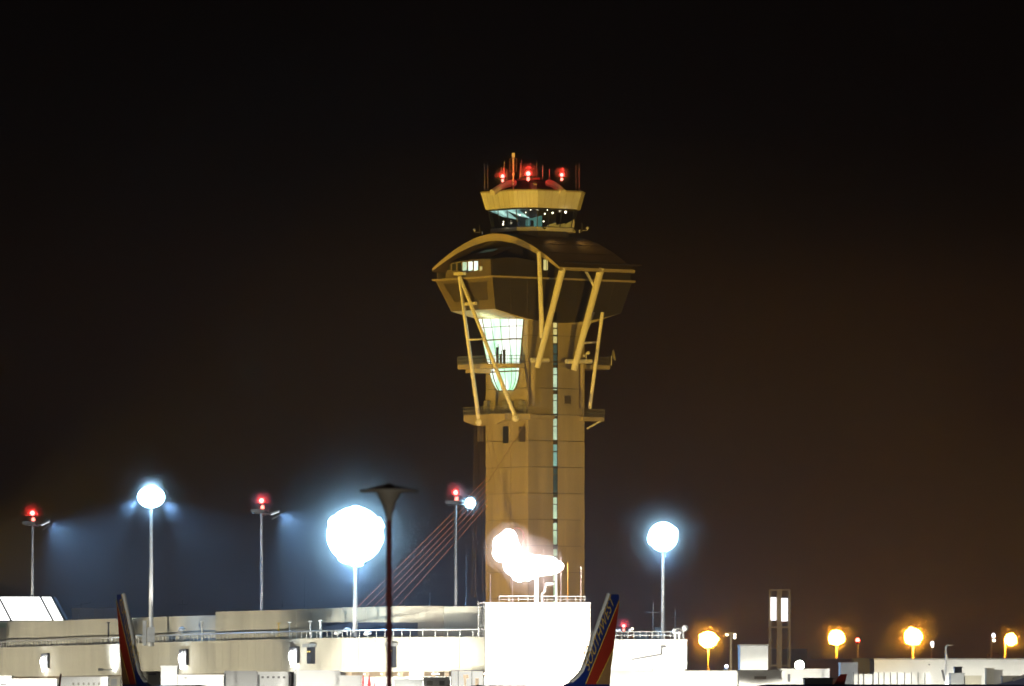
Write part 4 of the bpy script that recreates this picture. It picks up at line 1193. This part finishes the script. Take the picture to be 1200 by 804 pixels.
MB().beam((X(1104,11.2),F/11.2,Z(785,11.2)),(X(1107,11.2),F/11.2,Z(798,11.2)),.5,.2).build('handrail', 'dark', o)
MB().prism([(X(1106,11.2),F/11.2),(X(1115,11.2),F/11.2),(X(1115,11.2),F/11.2+1),(X(1106,11.2),F/11.2+1)],0,Z(766,11.2),[(X(1108,11.2),F/11.2),(X(1110.5,11.2),F/11.2),(X(1110.5,11.2),F/11.2+1),(X(1108,11.2),F/11.2+1)]).build('tower_frame', 'white', o)

# jet bridges and trucks under the concourse
def jet_bridge(px0, px1, py0, s, label, slots=0, tail=30):
    b = V((X((px0+px1)/2,s), F/s, 0)); o = thing('jet_bridge', label, 'jet bridge', b, 0, 'white jet bridges')
    x0, x1, y0, zt = X(px0,s), X(px1,s), F/s, Z(py0,s)
    MB().box(x0,x1,y0,y0+tail,4.2,zt).build('tunnel', 'white', o)
    MB().box(x0-.1,x1+.1,y0-.5,y0-.01,4.0,zt+.12).build('cab', 'white', o)
    for xx in (x0+.4, x1-.4): MB().tube((xx,y0+4,0),(xx,y0+4,4.2),.25).build('leg', 'steel', o)
    for k in range(slots):
        c = x0 + (x1-x0)*(k+.7)/(slots+.3)
        MB().box(c-.12,c+.12,y0-.54,y0-.5,zt-.55,zt-.35).build('window', 'dark', o)
    MB().box(x0-.12,x0+.1,y0-.56,y0-.51,4.2,zt-.2).build('edge_strip', 'grey', o)
jet_bridge(264, 300, 787.5, 11.2, 'plain white jet bridge beside the high catering truck')
jet_bridge(303.5, 337, 788.5, 11.6, 'white jet bridge with a row of small dark slots', 5)
jet_bridge(346, 398, 787, 11.8, 'widest white jet bridge below the dark service shaft')
kit(188.5, 207.5, 781.5, 12, 4, 'catering_truck', 'white high lift catering truck against the concourse wall', 'truck', 'white')
kit(208, 262, 792, 12, 4, 'cargo_trailer', 'long white cargo trailer beside the high catering truck', 'trailer', 'white', ((216,219,794,795,'dark','handle'),))
kit(166, 188, 788, 11.4, 4, 'crew_truck', 'cream crew truck with dark window band behind the edge-on fin', 'truck', 'wall', ((174,183,789,791,'window_dark','window'),))
kit(0, 13, 793.5, 13, 3, 'service_truck', 'white service truck under the glowing skylight', 'truck', 'white', ((1,8,801,804,'dark','windscreen'),))
kit(13, 66, 797, 13, 3, 'white_trailer', 'low white trailer between service truck and dark winglet', 'trailer', 'white')
kit(71, 126, 794.5, 12.5, 3, 'louvred_trailer', 'white trailer with small louvres beside the edge-on fin', 'trailer', 'white', tuple((85+6*k,87+6*k,800,803,'wall_grey','louvre') for k in range(6)))
kit(126, 141, 794, 12.3, 3, 'ground_power_truck', 'grey door ground power truck right beside the fin', 'truck', 'wall', ((130,137,795.5,804,'grey','door'),))
kit(338, 346, 788.5, 11.4, 3, 'dark_container', 'narrow dark green container between two jet bridges', 'container', 'grey')
kit(398, 423, 793, 12, 4, 'tool_truck', 'white tool truck beside the folded red umbrellas', 'truck', 'white')
kit(461.5, 495, 797.3, 13, 3, 'grey_trailer', 'flat grey trailer before the concourse at the dark lamp post', 'trailer', 'grey')
kit(496, 527, 795, 12.6, 3, 'bag_truck', 'white bag truck between grey trailer and glazed doors', 'truck', 'white', ((500,507,798,803,'wall_grey','bundle'),(515,521,798,803,'grey','bundle')))
for i, (px, w, lab) in enumerate(((425.5,1.6,'folded red umbrella nearest the white tool truck'),(432.5,2.4,'middle folded red umbrella between tool truck and lamp post'),(438.5,1.3,'slim folded red umbrella nearest the dark lamp post'))):
    s = 13.; b = V((X(px,s),F/s,0)); zt = Z((787.5,789,794)[i], s)
    o = thing('folded_umbrella', lab, 'umbrella', b, 0, 'folded red umbrellas')
    MB().tube(b, b+V((0,0,zt)), .05).build('pole', 'steel', o)
    MB().lathe(b, [(.12,zt-2.4),(w/s*1.0,zt-2.2),(w/s*.8,zt-1.0),(.03,zt)], 8).build('canopy', 'red_paint', o)
# glazed doors and windows on the ground floor near the white block
dp = MB(); 
gf = thing('door_screen', 'tall dark framed glazed doors beside the white block', 'doors', (X(548,10.7),F/10.7-.5,0))
fr_ = MB()
for px in (529,537,553,566.5): fr_.box(X(px-.5,10.7),X(px+.5,10.7),F/10.7-.6,F/10.7-.4,0,Z(785.5,10.7))
fr_.box(X(528,10.7),X(567,10.7),F/10.7-.62,F/10.7-.42,Z(786.2,10.7)+.003,Z(785.2,10.7)+.01)
fr_.build('frame', 'dark', gf)
MB().box(X(529,10.7),X(566,10.7),F/10.7-.3,F/10.7-.25,0,Z(786.5,10.7)).build('glass_panel', emit('lit_door_glass', (1.,.97,.86), 1.3, var=.2, scale=.4), gf)
for px0, px1, py0, py1 in ((543,549,791,795),(544,546,795,804),(557,561,795,803)):
    MB().box(X(px0,10.7),X(px1,10.7),F/10.7-.36,F/10.7-.32,Z(py1,10.7),Z(py0,10.7)).build('notice', 'wall_brown', gf)
wn = thing('hatch_panel', 'tan twin hatches under the floodlit concourse wall', 'hatch', (X(488,10.8),F/10.8-1,0))
for px0, px1 in ((481,487),(488.5,496)):
    MB().box(X(px0,10.8),X(px1,10.8),F/10.8-1,F/10.8-.9,Z(795,10.8),Z(788,10.8)).build('hatch', 'wall_brown', wn)
MB().box(X(480,10.8),X(497,10.8),F/10.8-.88,F/10.8-.7,0,Z(787.5,10.8)).build('backing_panel', 'wall_white', wn)

# ================================================================== AIRLINERS
# local frame: x = aft along the fuselage (0 at foot of fin leading edge), y = left, z = up
def airliner(label, winglet=True):
    o = thing('airliner', label, 'airliner', (0,0,0), 0, 'parked airliners')
    zc0, R = 3.42, 1.88
    fu = MB(); L = []
    prof = [(-27.5,.05,-.5),(-27.2,.5,-.45),(-26,1.1,-.3),(-24,1.65,-.1),(-21,R,0),(-4,R,0),(0,1.72,.14),(3,1.3,.5),(6,.75,.9),(8.3,.18,1.15)]
    for x, r, dz in prof:
        L.append([V((x, r*math.cos(2*math.pi*k/28), zc0 + dz + r*math.sin(2*math.pi*k/28))) for k in range(28)])
    fu.quadstrip(L, True, True, True)
    fu.build('fuselage', 'plane_blue', o, smooth=True)
    k = 1/5.88
    def fp(px, py): return ((px - 683)*k, CH + (HZ - py)/14.7)
    lead = [fp(*q) for q in ((660,804),(669,799.5),(676,793.5),(682,786.5),(688,771),(696.6,742.5),(705,718.5),(713.6,695.6))]
    trail = [fp(*q) for q in ((724.2,695.4),(724.9,698.5),(722,725),(718.3,757),(714.5,785),(713,801),(712.5,812))]
    lead = [(lead[0][0]-2.2, lead[0][1]-.35)] + lead
    outl = lead + trail
    base_z = 4.6
    # fin body with a lens section
    def thick(x, z):
        return .16
    def sheet(pts, y, name, mm, par, th=.012):
        return MB().extrude([V((p[0], y, p[1])) for p in pts], (0, th, 0)).build(name, mm, par)
    fin = MB()
    full = outl + [(outl[0][0], base_z)]
    fin.extrude([V((p[0], -.15, p[1])) for p in full], (0, .30, 0))
    fo = fin.build('tail_fin', 'plane_blue', o)
    MB().path([V((p[0]-.02, 0, p[1])) for p in lead[2:]], .17, 8).build('leading_edge', 'white', fo, smooth=True)
    s1a, s1b = fp(684.5, 802), fp(724.8, 703.5)
    s2a, s2b = fp(697.5, 802), fp(717.6, 761)
    red = [s1a, s1b, fp(722.0,725), fp(718.3,757), s2b, s2a]
    tan = [s2a, s2b, fp(718.0,759), fp(714.5,785), fp(713,802)]
    def stripe(a, b, w): 
        a = V((a[0],a[1])); b = V((b[0],b[1])); d = (b-a).normalized(); n = V((-d.y,d.x))*w
        return [a, b, b+n, a+n]
    for sd in (-1, 1):
        y = -.165 if sd < 0 else .153
        sheet(red, y, 'red_panel', 'plane_red', fo); sheet(tan, y, 'tan_panel', 'plane_tan', fo)
        y2 = -.172 if sd < 0 else .160
        sheet(stripe(s1a, s1b, .13), y2, 'yellow_stripe', 'plane_gold', fo)
        sheet(stripe(s2a, s2b, .13), y2, 'yellow_stripe', 'plane_gold', fo)
        # lettering up the fin
        cu = bpy.data.curves.new('lettering', 'FONT'); cu.body = 'SOUTHWEST'; cu.size = 1.0; cu.extrude = .004
        cu.space_character = 1.06
        tmp = bpy.data.objects.new('tmp', cu); C.objects.link(tmp)
        bpy.context.view_layer.update()
        me = bpy.data.meshes.new_from_object(tmp.evaluated_get(bpy.context.evaluated_depsgraph_get()))
        bpy.data.objects.remove(tmp)
        xs_ = [v.co.x for v in me.vertices]; x0_, x1_ = min(xs_), max(xs_)
        a = V(fp(688.3, 789)); b = V(fp(719.5, 707.5))
        d = b - a; Ld = d.length; d.normalize(); 
        if sd < 0: n = V((-d.y, d.x))      # letters' up points to the leading edge
        else: a, b = b, a; d = -d; n = V((-d.y, d.x))
        hgt = 1.12
        if sd > 0: a = a + V((d.y, -d.x))*0 
        fl = 1 if sd < 0 else -1
        for v in me.vertices:
            u_ = (v.co.x - x0_)/(x1_-x0_)*Ld; w_ = v.co.y/.73*hgt
            if sd < 0: q = a + d*u_ + n*(w_+.18)
            else: q = a + d*u_ - n*(-(w_) - .0)*1 + V((0,0)); 
            if sd > 0: q = a + d*u_ + V((d.y,-d.x))*(1.12 - w_ + .18)
            yy = (-.171 - v.co.z) if sd < 0 else (.171 + v.co.z)
            v.co = V((q[0], yy, q[1]))
        me.materials.append(M['plane_gold'])
        lt = bpy.data.objects.new('lettering', me); C.objects.link(lt); lt.parent = fo
    for sd in (-1, 1):
        st_ = MB().extrude([V((3.0,sd*.9,4.45)), V((5.6,sd*6.6,5.05)), V((6.9,sd*6.7,5.08)), V((6.6,sd*.9,4.5))], (0,0,.16))
        st_.build('stabiliser', mat('grey_wing', (.33,.34,.33), .4) if 'grey_wing' not in bpy.data.materials else bpy.data.materials['grey_wing'], o)
        wg = MB().extrude([V((-22,sd*1.5,2.4)), V((-15.95,sd*16.5,3.75)), V((-14.65,sd*16.6,3.76)), V((-15.5,sd*1.5,2.4))], (0,0,.35))
        wg.build('wing', bpy.data.materials['grey_wing'], o)
        if winglet:
            q = lambda x, y, z: V((x, sd*y, z))
            MB().quadstrip([[q(-15.95,16.5,3.8),q(-14.65,16.5,3.8),q(-14.65,16.6,3.75),q(-15.95,16.6,3.75)],
                        [q(-15.45,16.95,4.4),q(-14.25,16.95,4.4),q(-14.25,17.05,4.35),q(-15.45,17.05,4.35)],
                        [q(-14.35,17.3,6.15),q(-13.80,17.3,6.15),q(-13.80,17.36,6.15),q(-14.35,17.36,6.15)]], True, True, True).build('winglet', 'plane_red', o)
        MB().lathe(V((-19.5,sd*4.9,1.75)), [(.5,-2.0),(.85,-1.9),(1.0,-.8),(.9,1.0),(.5,2.0)], 20, Matrix.Rotation(math.radians(90),3,'Y')).build('engine', 'plane_blue', o, smooth=True)
    for x, y in ((-24,0),(-7,2.6),(-7,-2.6)):
        MB().tube((x,y-.25,.55),(x,y+.25,.55),.55,None,14).tube((x,y,.5),(x,y,2.2),.12).build('landing_gear', 'tyre', o)
    return o
PL = airliner('blue and red airliner whose lettered tail fin stands before the white block')
def place(o, px, s, ang):
    # foot of fin at this photo column; ang: heading of +x (aft) axis
    o.location = (X(px, s), F/s, 0); o.rotation_euler = (0, 0, ang); 
place(PL, 683, 14.7, math.atan2(.917, .40))
P2 = dup(PL, (0,0,0), 0, 'airliner seen almost head on with its tail fin edge-on beside the tall mast'); place(P2, 162.5, 14.7, math.atan2(.96, -.27))
P3 = dup(PL, (0,0,0), 0, 'blue airliner lying side-on along the bottom edge with raised red winglet'); place(P3, 1224, 15.5, math.radians(1.5))
for o_ in (PL, P2):
    for c_ in list(o_.children):
        if c_.name.startswith('winglet'): bpy.data.objects.remove(c_)
P4 = dup(P3, (0,0,0), 0, 'airliner showing only a dark winglet tip above the trailers'); place(P4, -212, 15.0, math.atan2(.985, -.17))
for c_ in list(P3.children):
    if c_.name.startswith('winglet') and c_.bound_box[0][1] < 0: bpy.data.objects.remove(c_)

# ================================================================== NEAR LAMP POST (out of focus)
sN = 100.
b = V((X(456, sN), F/sN, 0))
o = thing('street_lamp', 'dark red-brown near lamp post with wide flat hat and hanging cone lamp', 'street lamp', b)
t = at(456, 600, sN)
MB().tube(b, t, .044, .034, 12).build('pole', 'lamp_post', o, smooth=True)
MB().lathe(t, [(.03,-.12),(.05,.0),(.08,.1),(.145,.2),(.15,.265),(.12,.29)], 20).build('lamp_body', 'lamp_dark', o, smooth=True)
MB().lathe(t, [(.08,.27),(.34,.232),(.345,.262),(.14,.30),(.06,.31),(.03,.33)], 24).build('lamp_shade', 'lamp_dark', o, smooth=True)


# ================================================================== ADDED LIGHTING (unseen stands and sodium masts, put in to brighten apron and tower)
def stand(x, y, z, tgt, col, w, label, ang=100, name='added_floodlight_stand', lens='lens_flood', cat='floodlight', grp='added floodlight stands on the apron', top=None):  # unseen stands, added only for the light they give
    if top is not None:      # beam tilted so its upper edge stops here, sparing the sky
        h_ = V((tgt[0]-x, tgt[1]-y, 0)).normalized(); e_ = math.radians(top - ang/2)
        tgt = V((x, y, z)) + (h_*math.cos(e_) + V((0,0,math.sin(e_))))*30
    o = thing(name, label, cat, (x, y, 0), 0, grp)
    MB().tube((x,y,0),(x,y,z-.3),.12).build('post', 'steel', o)
    d = (V(tgt)-V((x,y,z))).normalized()
    c = V((x,y,z))
    MB().beam(c - d*.5, c - d*.05, .9, .7).build('housing', 'grey', o)
    MB().beam(c - d*.04, c, .8, .6).build('lens', lens, o)
    spot('lamp_light', c + d*.25, tgt, col, w, ang, .7 if top is None else .25, o, .4)
CW = (1., .97, .86); CY = (1., .92, .72)
def wall_stand(px, dist, w, label, col=CY, ang=90, top=25):
    p, n, d = wall_at(px); q = p + n*dist
    stand(q.x, q.y, 5.2, (p.x, p.y, 0), col, w, label, ang, top=top)
wall_stand(-30, 34, 67600, 'added floodlight stand before the wall far past the skylight')
wall_stand(25, 34, 65000, 'added floodlight stand before the wall under the skylight')
wall_stand(95, 34, 62400, 'added floodlight stand before the wall left of the edge-on fin')
wall_stand(185, 34, 57200, 'added floodlight stand before the wall under the cloud shaped lamp mast')
wall_stand(275, 32, 54600, 'added floodlight stand before the wall between the two wall lamps')
wall_stand(385, 26, 60000, 'strong added floodlight stand before the wall under the brightest mast', CW, 60, 22)
wall_stand(455, 26, 64000, 'strong added floodlight stand before the wall behind the dark lamp post', CW, 64, 22)
wall_stand(530, 26, 64000, 'strong added floodlight stand before the wall end by the white block', CW, 64, 22)
for x_, lab_ in ((-1, 'strong added floodlight stand before the ladder side of the white block'), (6, 'strong added floodlight stand before the fin side of the white block')):
    stand(x_, 890, 5.2, (x_ + .3, 922, 10), CW, 90000, lab_, 80, top=24)
for x_, lab_ in ((12, 'added floodlight stand before the near half of the gate building'), (18, 'added floodlight stand before the far half of the gate building')):
    stand(x_, 905, 5.2, (x_, 934, 7), CW, 36000, lab_, 90, top=17)
for x_, lab_ in ((13.5, 'low added floodlight stand beside the lettered fin and ramp office'), (21, 'low added floodlight stand before the middle of the ramp office'), (28, 'low added floodlight stand before the ramp store'), (35, 'low added floodlight stand before the ramp cabin')):
    stand(x_, 835, 4.6, (x_, 868, 6), CW, 60000, lab_, 100, top=10)
stand(-25.5, 862, 4.6, (-27, 893, 6), CW, 26000, 'added floodlight stand close before the plain jet bridge', 90, top=9)
stand(31, 1008, 5.2, (30, 1041, 8), CW, 50000, 'added floodlight stand before the white shed', 70, top=16)
for x_, lab_ in ((54, 'added floodlight stand before the near end of the long white hall'), (64, 'added floodlight stand before the middle of the long white hall'), (76, 'added floodlight stand before the far end of the long white hall')):
    stand(x_, 1150, 5.6, (x_, 1190, 8), CW, 40000, lab_, 100, top=12)
for x_, lab_ in ((39, 'added floodlight stand before the panel fence'), (48, 'added floodlight stand before the ramp cabinets')):
    stand(x_, 875, 4.6, (x_, 909, 6), CW, 50000, lab_, 100, top=10)
for x_, lab_ in ((-44, 'added floodlight stand before the trailers under the skylight'), (-27, 'added floodlight stand before the jet bridges'), (-12, 'added floodlight stand before the red umbrellas')):
    stand(x_, 735, 4.4, (x_, 800, 6), CW, 260000, lab_, 80, top=6)
stand(-52, 640, 4.8, (-31, 690, 8), CW, 40000, 'added floodlight stand beside the edge-on airliner', 36)
stand(50, 1022, 5, (53.5, 1052, 7), CW, 14000, 'added floodlight stand before the white lamp post by the hall', 70, top=18)
stand(29, 1025, 5, (31, 1053, 7), CW, 14000, 'added floodlight stand before the white lamp post by the pylon', 70, top=18)
def pole_light(px, s, zlow, ztop, w, label):  # hidden lamps added to brighten the mast poles
    x, y = X(px, s), F/s
    stand(x + 2.5, y - (12 if px != 177 else 5), zlow - 1.5, (x, y, (zlow + ztop)/2), (1., .96, .90), w, label, 46, 'added_pole_floodlight', 'lens_flood', 'floodlight', 'added floodlights aimed at the mast poles')
pole_light(38, 8.7, 17.5, 27, 3500, 'added floodlight behind the skylight aimed up the slim mast pole')
pole_light(177, 9.78, 13.5, 28, 5500, 'added floodlight on the roof aimed up the cloud lamp mast pole')
pole_light(306.5, 9.0, 14.6, 28, 5500, 'added floodlight behind the upper block aimed up the slim mast pole')
pole_light(534, 8.7, 14.6, 29, 5500, 'added floodlight behind the upper block aimed up the mast by the tower')
stand(-24, 1165, 10, (-15, 1228, 22), (1., .70, .55), 70000, 'added warm floodlight below the fan of orange cables', 50)
stand(37, 1366, 8, (43.6, 1389, 13), (1., .8, .5), 8000, 'added warm floodlight at the foot of the lit pylon', 70)
stand(17, 656, 4.9, (8, 682, 8.5), CW, 11000, 'added floodlight stand beside the lettered tail fin', 70)
stand(-4, 660, 4.6, (6.5, 681, 9), CW, 16000, 'added floodlight stand ahead of the lettered tail fin', 60)
stand(32, 570, 4.0, (34, 645, 4.5), CW, 26000, 'added floodlight stand beside the blue side-on airliner', 50)
stand(-2.2, 84, 1.6, (X(456,100), F/100, 3.6), CW, 1500, 'low added ground floodlight near the dark lamp post', 40)
stand(-79, 1165, 22, (X0-2, Y0, 45), SOD, 4.9e5, 'added sodium flood mast aimed at the tower from the skylight end', 56, 'added_sodium_flood_mast', 'lens_added_sodium', 'light mast', 'added sodium flood masts')  # added out of view to light the tower
stand(86, 1120, 24, (X0+3, Y0, 45), SOD, 4.1e5, 'added sodium flood mast aimed at the tower from the long hall end', 46, 'added_sodium_flood_mast', 'lens_added_sodium', 'light mast', 'added sodium flood masts')
# light from inside the lobby onto the soffit
point('lobby_light', tower_world(V((-8.6, .6, zlow-2.2))), (.75,1.,.7), 350, TW, .4)

# ================================================================== AIR
hz = MB().box(-3990, 3990, -290, 6490, -1, 86).build('haze', 'white')
tag(hz, 'thin night haze in which the lamps glow', 'haze', kind='stuff')
hm = bpy.data.materials.new('haze_air'); hm.use_nodes = True
n = hm.node_tree.nodes; n.remove(n['Principled BSDF'])
pv = n.new('ShaderNodeVolumePrincipled'); pv.inputs['Density'].default_value = .0003
pv.inputs['Color'].default_value = (.92,.90,.88,1); pv.inputs['Anisotropy'].default_value = .35
hm.node_tree.links.new(pv.outputs[0], n['Material Output'].inputs['Volume'])
hz.data.materials.clear(); hz.data.materials.append(hm)

# ================================================================== SKY, SUN, CAMERA
w = bpy.data.worlds.new('World'); S.world = w; w.use_nodes = True
n = w.node_tree.nodes; l = w.node_tree.links
bg = n['Background']
sky = n.new('ShaderNodeTexSky'); sky.sky_type = 'NISHITA'; sky.sun_disc = False
sky.sun_elevation = math.radians(-4); sky.sun_rotation = math.radians(200)
mx = n.new('ShaderNodeMix'); mx.data_type = 'RGBA'; mx.blend_type = 'MULTIPLY'; mx.inputs[0].default_value = 1
mx.inputs[7].default_value = (1., .25, .09, 1)
ad = n.new('ShaderNodeMix'); ad.data_type = 'RGBA'; ad.blend_type = 'ADD'; ad.inputs[0].default_value = 1
ad.inputs[7].default_value = (.010, .0035, .0012, 1)     # faint brown city glow on the night sky
l.new(sky.outputs[0], mx.inputs[6]); l.new(mx.outputs[2], ad.inputs[6]); l.new(ad.outputs[2], bg.inputs['Color'])
bg.inputs['Strength'].default_value = .06
sd = bpy.data.lights.new('sun', 'SUN'); sd.energy = .015; sd.angle = math.radians(3); sd.color = (1., .78, .5)
so = bpy.data.objects.new('sun', sd); C.objects.link(so)
so.rotation_euler = (math.radians(70), 0, math.radians(-20))

cam = bpy.data.cameras.new('camera'); co = bpy.data.objects.new('camera', cam); C.objects.link(co)
co.location = (0, 0, CH); co.rotation_euler = (math.radians(90), 0, 0)
cam.sensor_width = 36; cam.lens = 36*F/1200
cam.shift_y = (HZ - 402)/1200
cam.clip_start = 1; cam.clip_end = 12000
cam.dof.use_dof = True; cam.dof.focus_distance = 1100; cam.dof.aperture_fstop = 6.0
S.camera = co
S.view_settings.view_transform = 'Standard'; S.view_settings.look = 'None'
S.view_settings.exposure = 0; S.view_settings.gamma = 1
cy = S.cycles
cy.use_denoising = True
try: cy.denoiser = 'OPENIMAGEDENOISE'
except Exception: pass
cy.max_bounces = 5; cy.diffuse_bounces = 2; cy.glossy_bounces = 2; cy.volume_bounces = 0; cy.transparent_max_bounces = 12
cy.sample_clamp_indirect = 4
cy.filter_width = 1.6
